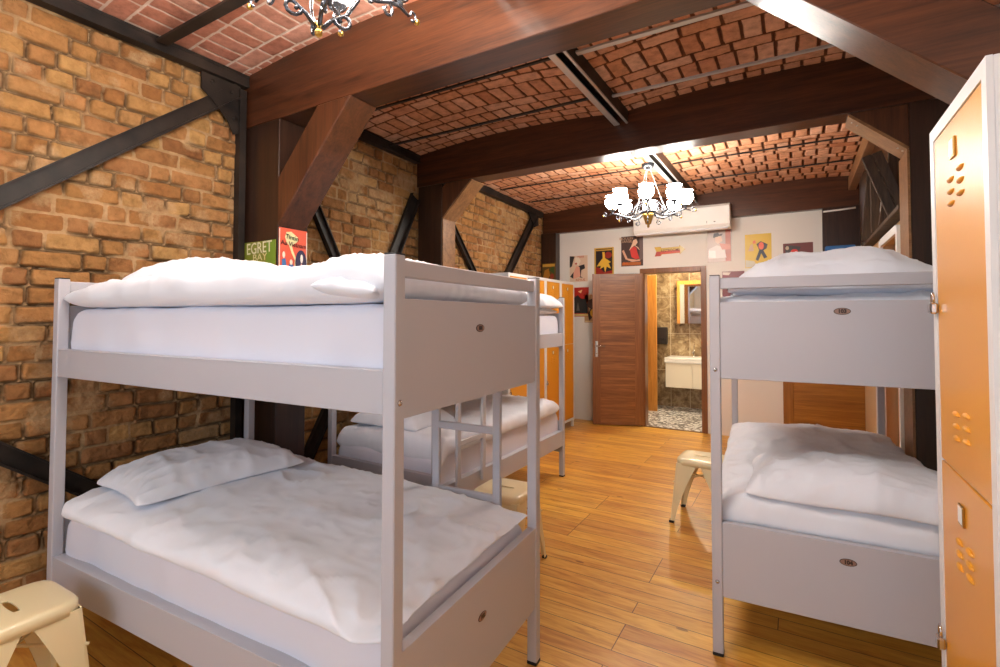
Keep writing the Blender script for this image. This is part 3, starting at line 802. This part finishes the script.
# leaf swung into the room
leaf = empty('door_1', (DX0-.015, YB-.02, 0), math.atan2(-.235, -.62)+PI); leaf['kind'] = 'structure'
LWd = .665
def leaf_parts(root, W_, H_, x0, mh, mv, th=.036):
    m = MB(); st = .105
    m.box((x0,-th/2,.012), (x0+st,th/2,H_), .003); m.box((x0+W_-st,-th/2,.012), (x0+W_,th/2,H_), .003); a = m.build('stile', mv, root)
    MB().box((x0+st,-th/2+.002,.012), (x0+W_-st,th/2-.002,H_), .002).build('panel', mh, root)
leaf_parts(leaf, LWd, 2.05, -LWd, DOOR_H, DOOR_V)
hd = MB(); hx = -LWd+.055
hd.box((hx-.018,-.026,.92), (hx+.018,-.018,1.14), .003); hd.tube([(hx,-.024,1.07), (hx,-.062,1.07), (hx+.02,-.066,1.07), (hx+.11,-.066,1.066)], .008, 10)
hd.lathe([(0,.006), (.009,.006), (.009,0)], (0,0,0), 12, Matrix.Translation((hx,-.026,.97)) @ Matrix.Rotation(PI/2, 4, 'X'))
hd.build('door_handle', CHROME, leaf)
# golden closed door on the right of the back wall
d2 = empty('door_2', (-.155, YB-.028, 0)); d2['kind'] = 'structure'
leaf_parts(d2, .88, 2.06, 0, DOOR2_H, DOOR2_V)

# door 3 in the right partition: white casing, wooden leaf set back
c3 = MB()
c3.box((.600,4.375,0), (.622,4.43,2.10)); c3.box((.600,5.20,0), (.622,5.27,2.10)); c3.box((.600,4.43,2.05), (.622,5.20,2.11))
c3.build('trim_1', LOCKW)['kind'] = 'structure'
d3 = MB(); d3.box((.70,4.44,0), (.73,5.20,2.05)); d3o = d3.build('door_3', OAK); d3o['kind'] = 'structure'
m = MB(); m.box((.625,4.43,0), (.70,4.47,2.05)); m.build('door_3_jamb', DOOR2_V)['kind'] = 'structure'
m = MB()
for z in (1.2,.95,.7): m.box((.685,4.62,z), (.70,4.66,z+.09), .002)
m.build('hinge', STEEL, d3o)
m = MB(); m.box((.69,4.6,1.82), (.70,5.0,1.86)); m.box((.69,4.6,1.60), (.70,5.0,1.62)); m.build('slot_grille', DARKP, d3o)

# bathroom shell
TILE = mat('mottled_brown_tile', (160,132,96), .25)
k = N(TILE); v = k.coords((1,1,1))
br = k.n('ShaderNodeTexBrick', offset=.0); k.l(k.coords((1,1,1), (PI/2,0,0)), br.inputs['Vector'])
br.inputs['Color1'].default_value = (0,0,0,1); br.inputs['Color2'].default_value = (0,0,0,1); br.inputs['Mortar'].default_value = (1,1,1,1)
br.inputs['Scale'].default_value = 1; br.inputs['Mortar Size'].default_value = .004; br.inputs['Brick Width'].default_value = .30; br.inputs['Row Height'].default_value = .60; br.inputs['Mortar Smooth'].default_value = 0
nn = k.noise(v, 7, 6, .7, .8)
k.l(k.mix(br.outputs['Color'], k.ramp(nn, [(.32, (84,66,46)), (.5, (142,118,86)), (.68, (188,168,132))]), (196,180,150)), k.b.inputs['Base Color'])
PEB = mat('pebble_mosaic', (210,205,195), .3)
k = N(PEB); v = k.coords()
vo = k.n('ShaderNodeTexVoronoi'); vo.inputs['Scale'].default_value = 24; k.l(v, vo.inputs['Vector'])
sx_ = k.n('ShaderNodeSeparateColor'); k.l(vo.outputs['Color'], sx_.inputs[0])
k.l(k.mix(k.math('GREATER_THAN', vo.outputs['Distance'], .56), k.ramp(sx_.outputs[0], [(.14, (90,84,80)), (.2, (232,228,220)), (.9, (250,248,244))]), (110,104,98)), k.b.inputs['Base Color'])
def st(name, a, b, m_): boxo(name, a, b, m_)['kind'] = 'structure'
BY1 = 8.5
st('wall_bathroom_left', (-2.17, YB+.12, 0), (-2.07, BY1, 2.6), TILE); st('wall_bathroom_back', (-2.17, BY1, 0), (-.3, BY1+.1, 2.6), TILE)
st('wall_bathroom_right', (-.5, YB+.12, 0), (-.4, BY1, 2.6), TILE); st('ceiling_bathroom', (-2.17, YB+.12, 2.5), (-.3, BY1, 2.6), PLASTER)
st('floor_bathroom', (-2.17, YB+.02, -.08), (-.3, BY1, .004), PEB)
st('threshold_trim', (DX0+.012, YB-.012, 0), (DX1-.012, YB+.03, .006), mat('threshold_stone', (96,66,48), .5))
m = MB(); m.box((-2.068,7.90,.006), (-1.885,7.94,2.12), .003)
tag(m.build('wooden_side_door', OAK), 'golden wooden door and casing on the left inside the bathroom', 'door')
# vanity
va = empty('vanity_unit', (-1.79,8.05,0), label='white wall hung vanity with two doors seen through the bathroom doorway', cat='vanity')
boxo('body', (0,.02,.37), (.80,.449,.80), VANITY, va)
for x in (.004,.404):
    q = boxo('door', (x,0,.375), (x+.392,.02,.75), VANITY, va, .002)
m = MB(); m.box((-.01,-.012,.80), (.81,.449,.835), .006); m.box((.12,.08,.8345), (.68,.36,.8365)); m.box((-.01,-.012,.755), (.81,.012,.80), .004); m.build('basin', CERAMIC, va)
fa = empty('basin_tap', (-1.42,8.38,.8365), label='chrome mixer tap standing on the bathroom basin', cat='tap')
m = MB(); m.lathe([(.026,0), (.026,.008), (.018,.012), (.016,.09), (0,.10)], (0,0,0), 16); m.tube([(0,0,.06), (0,-.06,.085), (0,-.12,.075)], .010, 10)
m.build('tap_body', CHROME, fa); MB().tube([(0,0,.10), (0,.02,.16), (0,.03,.20)], .006, 8).build('tap_lever', CHROME, fa)
mc = empty('mirror_cabinet', (-1.665,8.35,0), label='golden wood mirror cabinet above the bathroom basin', cat='mirror cabinet')
boxo('body', (0,.012,1.365), (.72,.15,2.05), OAK, mc, .002)
m = MB(); m.box((0,0,1.365), (.045,.012,2.05)); m.box((.675,0,1.365), (.72,.012,2.05)); m.box((.045,0,1.99), (.675,.012,2.05)); m.build('door_frame', OAK, mc)
boxo('mirror', (.045,.004,1.365), (.675,.010,1.99), MIRROR, mc)
o = boxo('hand_dryer', (-2.02,8.40,1.02), (-1.84,8.499,1.30), DARKP, None, .012); tag(o, 'dark brown dispenser box on the bathroom tiles beside the wooden door', 'dispenser')
MB().box((-1.99,8.392,1.10), (-1.87,8.401,1.12), .001).build('dispenser_slot', BLACK, o)
o = MB().lathe([(0,2.43), (.12,2.43), (.15,2.46), (.15,2.498), (0,2.498)], (-1.3,7.7,0), 24).build('ceiling_lamp', BATHLAMP); tag(o, 'round bright lamp on the bathroom ceiling', 'lamp')

# ------------------------------------------------------------------ air conditioner
ac = empty('air_conditioner', (-1.84,6.50,2.54), label='long white air conditioner on the back wall behind the lit chandelier', cat='air conditioner')
m = MB(); m.prism([(.0,.05), (.03,.012), (.10,0), (.159,0), (.159,.30), (.03,.30), (.0,.27)], 'x', 0, 1.16, .004)
m.build('casing', WHITEP, ac)
m = MB(); m.bar((.02,.030,.018), (1.14,.030,.018), .07, .004, up=(0,-.8,.6)); m.build('air_flap', LOCKW, ac)
m = MB(); m.box((.9,-.002,.07), (.905,.0005,.10)); m.box((.98,-.002,.08), (1.0,.0005,.09)); m.build('indicator_mark', DARKP, ac)

# ------------------------------------------------------------------ chandeliers
def make_chandelier(loc, rz, label, chain_top, drop=0):
    root = empty('chandelier', loc, rz, label=label, cat='chandelier', group='eight-armed iron chandeliers')
    # local z=0 at the ring; finial bottom at -.13
    MB().lathe([(0,-.135), (.009,-.13), (.013,-.118), (.008,-.106), (.026,-.098), (.032,-.07), (.046,-.03), (.052,-.005), (.044,.01), (0,.012)], (0,0,0), 18).build('finial', BRASS, root)
    if drop:      # lower cage of scrolled straps ending in a ball
        for q in root.children: q.location.z = 0
        for k_ in range(4):
            a = k_*PI/2+.6; ca, sa = math.cos(a), math.sin(a)
            c_ = MB(); c_.tube([(r_*ca, r_*sa, z) for r_, z in ((.07,.01), (.115,-.03), (.12,-.09), (.085,-.15), (.04,-drop+.055), (.012,-drop+.02))], .0065, 8)
            pts = [(.040+.0, -drop+.055)] + [(.075+(.028-.018*i/12)*math.cos(-PI+(PI*2.2)*i/12), -drop+.062+(.028-.018*i/12)*math.sin(-PI+(PI*2.2)*i/12)) for i in range(13)]
            c_.tube([(r_*ca, r_*sa, z) for r_, z in pts], .006, 8)
            c_.build('cage_strap', IRON, root)
        MB().lathe([(0,-drop-.012), (.011,-drop-.006), (.012,-drop+.006), (.006,-drop+.016), (.014,-drop+.03), (0,-drop+.04)], (0,0,0), 14).build('ball_tip', BRASS, root)
    m = MB()
    m.lathe([(.05,.0), (.075,.006), (.078,.02), (.05,.03), (.022,.045), (.016,.12), (.026,.14), (.016,.16), (0,.17)], (0,0,0), 18)
    m.build('hub', IRON, root)
    def spiral(cx, cz, r0_, r1_, a0, a1, n=14):
        return [(cx+(r0_+(r1_-r0_)*i/n)*math.cos(a0+(a1-a0)*i/n), cz+(r0_+(r1_-r0_)*i/n)*math.sin(a0+(a1-a0)*i/n)) for i in range(n+1)]
    gp_ = [(0,-.012), (.022,-.010), (.036,0), (.058,.022), (.068,.05), (.066,.075), (.054,.094), (.052,.104), (.066,.118), (.062,.119), (.046,.106), (0,.100)]
    for k_ in range(8):
        a = k_*PI/4+.2; ca, sa = math.cos(a), math.sin(a)
        R3 = lambda pts: [(x*ca, x*sa, z) for x, z in pts]
        m = MB()
        m.tube(R3([(.06,.012), (.11,-.018), (.17,-.028), (.23,-.012), (.28,.012), (.33,.020), (.375,.006)]), [.008,.009,.009,.008,.008,.007,.005], 8)
        m.tube(R3(spiral(.19,-.002, .032,.008, -PI/2, PI*1.3)), .0055, 6)
        m.tube(R3(spiral(.27,-.020, .030,.008, PI/2, -PI*1.3)), .0055, 6)
        m.tube(R3(spiral(.392,.018, .022,.006, -PI/2-.3, PI*1.2)), .005, 6)
        if k_ % 2 == 0: m.tube(R3([(.05,-.01), (.09,-.055), (.075,-.09)] + spiral(.098,-.088, .022,.007, PI, PI*2.7)), .0055, 6)
        m.tube(R3([(.03,.12), (.10,.10), (.13,.05), (.09,.015)]), .005, 6)
        arm = m.build('arm', IRON, root)
        MB().lathe([(.004,.02), (.012,.025), (.010,.04), (.032,.052), (.036,.060), (.0,.058)], (.33*ca,.33*sa,0), 16).build('lamp_cup', IRON, arm)
        MB().lathe(gp_, (.33*ca,.33*sa,.072), 18).build('globe_shade', GLOBE, arm)
        MB().lathe([(0,-.014), (.010,-.008), (.010,.006), (0,.012)], (.415*ca,.415*sa,.004), 10).build('ball_tip', BRASS, arm)
    ch = MB()
    for k_ in range(3):
        a = k_*PI*2/3+.5; p0 = Vector((.17*math.cos(a), .17*math.sin(a), .01)); p1 = Vector((.02*math.cos(a), .02*math.sin(a), chain_top-.05))
        n = int((p1-p0).length/.022)
        d = (p1-p0).normalized()
        u = d.cross(Vector((0,0,1))).normalized(); w = d.cross(u)
        for i in range(n):
            c = p0.lerp(p1, (i+.5)/n); s_ = u if i % 2 else w
            ch.tube([c+d*(.015*math.cos(t))+s_*(.005*math.sin(t)) for t in [2*PI*j/8 for j in range(8)]], .0016, 5, True)
    ch.build('chain', BRIGHT, root)
    MB().lathe([(0,chain_top-.06), (.03,chain_top-.055), (.055,chain_top-.03), (.06,chain_top-.004), (.06,chain_top), (0,chain_top)], (0,0,0), 20).build('ceiling_rose', IRON, root)
    return root
C1 = make_chandelier((-1.245,1.0,2.552), math.radians(130)-.2, 'iron chandelier cut by the top edge of the photo above the nearest bunk', .35, .235)
C2 = make_chandelier((-1.19,4.70,2.43), .0, 'lit iron chandelier with white globes hanging in the far bay', .47)

# ------------------------------------------------------------------ signs and posters
PM = {}
def pm(c, rough=.35):
    if c not in PM: PM[c] = mat('print_%02x%02x%02x' % c, c, rough)
    return PM[c]
def ell(cx, cy, a, b, n=16, rot=0):
    return [(cx+a*math.cos(t)*math.cos(rot)-b*math.sin(t)*math.sin(rot), cy+a*math.cos(t)*math.sin(rot)+b*math.sin(t)*math.cos(rot)) for t in [2*PI*i/n for i in range(n)]]
def rect(x0, y0, x1, y1): return [(x0,y0), (x1,y0), (x1,y1), (x0,y1)]
def poster(name, loc, rz, w, h, bg, shapes, label, cat='poster', texts=(), outline=None, th=.004, tilt=0):
    """flat printed sheet facing local -y, lower left corner at loc"""
    m = MB(); mats = [pm(bg)]
    if outline: m.prism([(x*w, y*h) for x, y in outline], 'y', -th, 0)
    else: m.box((0,-th,0), (w,0,h), .0008)
    lay = th
    for col, pts in shapes:
        mm_ = pm(col)
        if mm_ not in mats: mats.append(mm_)
        m.mi = mats.index(mm_); lay += .00025
        m.poly([(x*w, -lay, y*h) for x, y in pts])
    o = m.build(name, mats); o.location = loc; o.rotation_euler = (0,tilt,rz); tag(o, label, cat)
    for (s, x, y, size, col, *ex) in texts:
        text_mesh(s, size, pm(col), o, (x*w, -lay-.0006, y*h), RX @ Euler((0,0,ex[0] if ex else 0)).to_quaternion(), sx=ex[1] if len(ex) > 1 else 1, ext=.0003, bold=.0004)
    return o
# two tin signs on the near column
poster('tin_sign', (-3.03,1.8885,1.585), 0, .315, .34, (132,140,44), [
    ((116,150,50), rect(.72,.0,1,1)), ((92,84,34), [(0,0),(.10,.42),(.2,.55),(.34,.60),(.5,.50),(.36,.3),(.3,0)]), ((150,110,44), [(.12,.16),(.3,.50),(.44,.62),(.50,.58),(.36,.42),(.24,.1)]), ((60,58,28), [(.02,.2),(.2,.5),(.24,.46),(.1,.1)]), ((60,58,28), [(.2,.1),(.36,.46),(.40,.42),(.3,.06)]),
    ((206,200,176), [(.56,0),(.53,.18),(.56,.34),(.54,.46),(.60,.56),(.70,.56),(.76,.46),(.68,.42),(.66,.3),(.70,.14),(.72,0)]),
    ((40,26,20), [(.72,.52),(.76,.45),(.93,.26),(.78,.36)])], 'green tin sign reading EGRET BAY with a white egret on the near column', 'tin sign',
    [('EGRET', .49,.87,.100,(226,222,190),.03,.88), ('BAY', .52,.70,.062,(216,206,150),.03,1.3)])
poster('tin_sign', (-2.6965,1.893,1.655), PI/2, .20, .345, (226,96,70), [
    ((236,226,206), [(0,.02),(.03,.02),(.03,.98),(0,.98)]), ((236,226,206), rect(.97,.02,1,.98)),
    ((232,226,170), [(.2,.84),(.24,.93),(.42,.95),(.66,.86),(.64,.78),(.44,.70),(.5,.60),(.64,.42),(.62,.34),(.54,.32),(.56,.44),(.44,.56),(.34,.70),(.26,.74)]),
    ((56,52,84), ell(.78,.40,.21,.24)), ((206,208,160), [(.6,.14),(.92,.16),(.95,.26),(.7,.24)]), ((240,190,170), [(.72,.2),(.78,.4),(.88,.34),(.86,.2)]), ((240,236,226), ell(.80,.48,.05,.08)),
    ((70,120,180), [(.10,.30),(.10,.44),(.22,.46),(.26,.32)]), ((236,226,206), ell(.16,.52,.05,.06)), ((70,120,180), [(.34,.24),(.34,.36),(.5,.36),(.5,.22)]), ((240,232,214), ell(.42,.40,.05,.05)), ((240,232,214), [(.38,.06),(.36,.24),(.48,.24),(.46,.06)]),
    ((236,220,196), [(.06,.03),(.06,.2),(.2,.12),(.24,.02)]), ((50,44,56), [(.1,.04),(.16,.12),(.18,.02)])], 'red tin sign with cream lettering on the side of the near column', 'tin sign',
    [('Tintin', .44,.84,.040,(30,40,30),-.1), ('Au Vietnam', .50,.72,.038,(60,24,28),-.06)])
Yw_ = YB-.002
def P(name, px, w, h, bg, sh, label, texts=(), **k_): return poster(name, (px[0],Yw_,px[1]), 0, w, h, bg, sh, label, 'poster', texts, th=.003, **k_)
P('wall_poster', (-2.845,1.975), .275, .375, (222,196,168), [((56,50,48), [(0,.55),(0,1),(.28,.98),(.2,.8),(.12,.6)]), ((234,222,200), [(.3,.92),(.5,.96),(.62,.8),(.5,.62),(.3,.7)]), ((46,44,48), [(.5,.6),(.82,.66),(.86,.5),(.66,.44),(.62,.2),(.74,.14),(.56,.16)]), ((226,164,140), [(.2,.3),(.36,.6),(.56,.56),(.6,.2),(.2,.1)]), ((46,44,48), [(.02,.2),(.22,.38),(.2,.12)]), ((190,90,74), ell(.36,.7,.06,.04))],
    'pale pink poster of dancing figures, leftmost on the white back wall', [('PARIS', .62,.95,.04,(190,90,74)), ('REVUE', .6,.06,.05,(190,110,90))])
P('wall_poster', (-2.47,2.055), .285, .385, (206,166,64), [((40,32,34), rect(.08,.04,.92,.96)), ((150,36,26), [(.08,.04),(.08,.3),(.3,.26),(.5,.1),(.92,.16),(.92,.04)]), ((150,44,34), ell(.72,.72,.18,.12)), ((226,180,60), [(.42,.84),(.54,.84),(.56,.62),(.86,.46),(.74,.42),(.86,.22),(.64,.30),(.56,.08),(.5,.3),(.3,.22),(.34,.34),(.12,.32),(.3,.5),(.44,.62)]), ((206,166,64), rect(.1,.89,.9,.93))],
    'yellow framed poster with a yellow dancer on black, above the open door')
P('wall_poster', (-2.08,2.16), .30, .41, (74,56,52), [((206,60,54), [(.4,.56),(.6,.66),(.72,.58),(.74,.46),(.84,.24),(.66,.22),(.48,.3)]), ((232,196,164), [(.36,.52),(.5,.72),(.56,.86),(.7,.9),(.76,.78),(.66,.68),(.8,.6),(.86,.5),(.74,.6),(.62,.68),(.5,.62)]), ((214,170,140), [(.04,.52),(.12,.56),(.3,.26),(.7,.2),(.9,.22),(.86,.16),(.5,.14),(.2,.24)]), ((176,96,40), rect(.04,.03,.9,.13)), ((112,94,92), rect(.84,.2,.98,.98))],
    'dark poster of a dancer in a red dress between the door and the arrow sign', [('MOULIN', .24,.93,.05,(196,160,130)), ('DANSE', .24,.83,.05,(196,160,130)), ('BAL', .22,.10,.045,(226,110,40))])
P('wall_poster', (-.968,2.155), .275, .42, (190,170,160), [((176,96,74), rect(.76,.02,.98,.98)), ((70,60,56), [(.24,.74),(.28,.86),(.46,.88),(.5,.82),(.66,.84),(.6,.78),(.38,.72)]), ((226,190,164), [(.32,.74),(.58,.78),(.64,.62),(.44,.54),(.34,.6)]), ((216,206,200), [(.04,.1),(.06,.4),(.4,.5),(.7,.42),(.8,.12)]), ((196,120,96), [(.5,.56),(.96,.5),(.98,.36),(.62,.36)]), ((236,234,230), [(.04,.14),(.05,.36),(.34,.34),(.36,.12)])],
    'faded grey and red poster of a figure in a flat cap below the air conditioner')
P('wall_poster', (-.54,2.06), .285, .41, (216,180,52), [((44,42,54), [(.44,.7),(.6,.78),(.86,.68),(.82,.56),(.7,.5),(.84,.3),(.72,.26),(.62,.42),(.5,.2),(.4,.24),(.54,.52)]), ((222,90,50), ell(.62,.64,.10,.11)), ((206,170,130), [(.12,.5),(.2,.68),(.3,.72),(.34,.5)]), ((222,110,60), [(.3,.8),(.4,.82),(.42,.72),(.3,.72)]), ((196,190,170), [(.02,.02),(.02,.24),(.34,.2),(.5,.02)])],
    'bright yellow poster of a dark dancing figure above the right bunk')
P('wall_poster', (-.135,1.94), .30, .39, (110,50,46), [((58,54,52), [(.08,.72),(.06,.94),(.3,.93),(.6,.88),(.5,.7)]), ((218,60,52), ell(.38,.74,.13,.08)), ((200,180,150), ell(.14,.86,.06,.06)), ((58,54,52), rect(.1,.1,.9,.4))],
    'dark red poster at the right end of the back wall, mostly behind the pillow')
P('wall_poster', (-2.79,1.47), .235, .42, (176,44,34), [((44,42,40), [(.06,.12),(.06,.66),(.3,.74),(.5,.62),(.8,.6),(.94,.3),(.9,.12)]), ((206,180,110), rect(.04,.02,.96,.09)), ((226,190,140), [(.3,.86),(.6,.92),(.5,.8)]), ((96,92,84), [(.2,.2),(.3,.5),(.42,.2)])],
    'narrow red and black poster right beside the farthest locker')
P('wall_poster', (-2.62,1.385), .25, .40, (186,148,104), [((64,38,28), [(.1,.6),(.24,.8),(.5,.86),(.8,.9),(.9,.5),(.6,.3),(.3,.06),(.2,.3),(.36,.5)]), ((222,176,50), ell(.6,.34,.26,.16)), ((226,200,150), rect(.04,.02,.96,.06))],
    'brown poster with a yellow shape, partly hidden behind the open door')
P('wall_poster', (-.80,1.70), .25, .33, (120,40,44), [((226,214,200), [(.02,.88),(.02,.98),(.4,.96),(.3,.86)]), ((50,40,44), [(.2,.3),(.3,.7),(.8,.76),(.8,.3)]), ((190,80,70), ell(.5,.4,.2,.12))],
    'small dark red poster on the back wall beside the right bunk post')
poster('wall_poster', (-3.22,6.5995,1.99), 0, .215, .26, (96,74,34), [((176,120,40), [(.05,.1),(.2,.6),(.5,.7),(.6,.3),(.4,.05)]), ((60,84,40), [(.5,.6),(.9,.9),(.9,.4)]), ((190,150,60), rect(.05,.8,.95,.95)), ((150,60,40), ell(.75,.25,.15,.15))],
    'brown and yellow poster on the far left column above the lockers', 'poster')
poster('arrow_sign', (-1.625,Yw_,2.27), 0, .39, .125, (196,140,60), [((206,170,70), [(.0,.98),(.20,.98),(.22,.52),(.06,.52)]), ((178,70,60), [(.06,.48),(.22,.48),(.20,.02),(.0,.02)]), ((206,176,84), rect(.20,.52,.84,.82)), ((206,84,62), rect(.20,.20,.84,.50)), ((214,196,140), [(.84,.96),(1,.5),(.84,.04)])],
    'small red and yellow arrow sign pointing right above the bathroom door', 'sign', [('RESTROOMS', .52,.51,.052,(96,44,26),0,.82)],
    outline=[(0,1),(.20,1),(.24,.84),(.82,.84),(.82,1),(1,.5),(.82,0),(.82,.16),(.24,.16),(.20,0),(0,0),(.06,.5)], tilt=-.03)

# ------------------------------------------------------------------ high ledge with old timbers on the right
m = MB(); m.box((.55,3.93,2.135), (1.05,6.60,2.165), .003)
tag(m.build('ledge_board', OLDWOOD), 'dark old wooden ledge above the white cased door on the right', 'shelf')
def plank(a, b, w, t, lab, up=(-1,0,0), slots=False):
    m = MB()
    if slots:
        d = (Vector(b)-Vector(a)).normalized(); s_ = d.cross(Vector(up)).normalized()
        for k_ in (-1, 1): m.bar(Vector(a)+s_*k_*w*.27, Vector(b)+s_*k_*w*.27, w*.46, t, up=up, bev=.003)
        L = (Vector(b)-Vector(a)).length
        for f in (.06, .36, .66, .94):
            c = Vector(a).lerp(Vector(b), f); m.bar(c-s_*w*.5, c+s_*w*.5, .05, t*.8, up=up)
    else: m.bar(a, b, w, t, up=up, bev=.003)
    tag(m.build('old_plank', OLDWOOD), lab, 'plank')
plank((.63,4.50,2.20), (.485,4.54,2.66), .125, .035, 'wide slotted old plank leaning diagonally on the high ledge', up=(0,-1,0), slots=True)
plank((.585,5.30,2.19), (.585,5.32,2.84), .06, .05, 'upright dark old post at the left end of the high ledge', up=(0,-1,0))
plank((.60,4.95,2.19), (.68,4.97,2.78), .07, .04, 'old plank leaning right on the high ledge behind the slotted plank', up=(0,-1,0))
plank((.72,5.02,2.19), (.60,5.06,2.74), .06, .04, 'old plank leaning left on the high ledge behind the slotted plank', up=(0,-1,0))
plank((.60,5.90,2.19), (.66,5.95,2.85), .12, .05, 'farthest dark old plank standing on the high ledge', up=(0,-1,0))
tag(boxo('shade_backing', (.70,5.4,2.166), (1.08,5.44,2.95), OLDWOOD), 'dark board added as shade in the space behind the leaning planks on the ledge', 'board')  # dark sheet added in place of shade behind the planks
m = MB(); m.tube([(.90,3.98,2.62), (.80,4.6,2.78)], .012, 8); tag(m.build('white_pipe', WHITEP), 'thin white pipe slanting behind the slotted plank', 'pipe')
o = boxo('blue_box', (.74,4.10,2.166), (1.0,4.5,2.50), BLUE, None, .01); tag(o, 'blue box stored on the high ledge behind the planks', 'box')
boxo('lid', (.735,4.095,2.50), (1.005,4.505,2.53), BLUE, o, .004)
m = MB(); m.box((.27,6.45,2.075), (.54,6.60,2.235), .008); bb = m.build('blue_box', BLUE); 
bb.data.transform(Matrix.Identity(4)); tag(bb, 'flat blue box on the narrow shelf over the golden door, peeping above the pillow', 'box')
sh = boxo('door_shelf', (0,6.40,2.062), (.56,6.735,2.075), OLDWOOD, None); tag(sh, 'narrow wooden shelf over the golden door', 'shelf')
m = MB(); m.tube([(.262,6.60,2.64), (.40,6.60,2.645), (.56,6.60,2.655)], .010, 8); tag(m.build('white_cable', WHITEP), 'white cable running across the dark panel in the far right corner', 'cable')

# ------------------------------------------------------------------ light
w = bpy.data.worlds.new('world'); sc.world = w; w.use_nodes = True
w.node_tree.nodes['Background'].inputs[0].default_value = (.75,.85,1,1); w.node_tree.nodes['Background'].inputs[1].default_value = 1.0
def area(name, loc, rot, sx, sy, e, col):
    l = bpy.data.lights.new(name, 'AREA'); l.shape = 'RECTANGLE'; l.size = sx; l.size_y = sy; l.energy = e; l.color = col
    o = bpy.data.objects.new(name, l); COL.objects.link(o); o.location = loc; o.rotation_euler = rot; return o
area('window_fill', ((W0+W1)/2, YR-.3, 1.7), (PI/2,0,0), 3.0, 1.7, 26, (.78,.88,1.0))  # added fill for the near beds, set outside the unseen rear window

# ------------------------------------------------------------------ colour management
sc.view_settings.view_transform = 'Standard'; sc.view_settings.look = 'None'
sc.view_settings.gamma = 1; sc.view_settings.use_curve_mapping = False; sc.view_settings.exposure = 0.42
sc.cycles.use_denoising = True; sc.cycles.max_bounces = 10; sc.cycles.diffuse_bounces = 6; sc.cycles.sample_clamp_indirect = 8
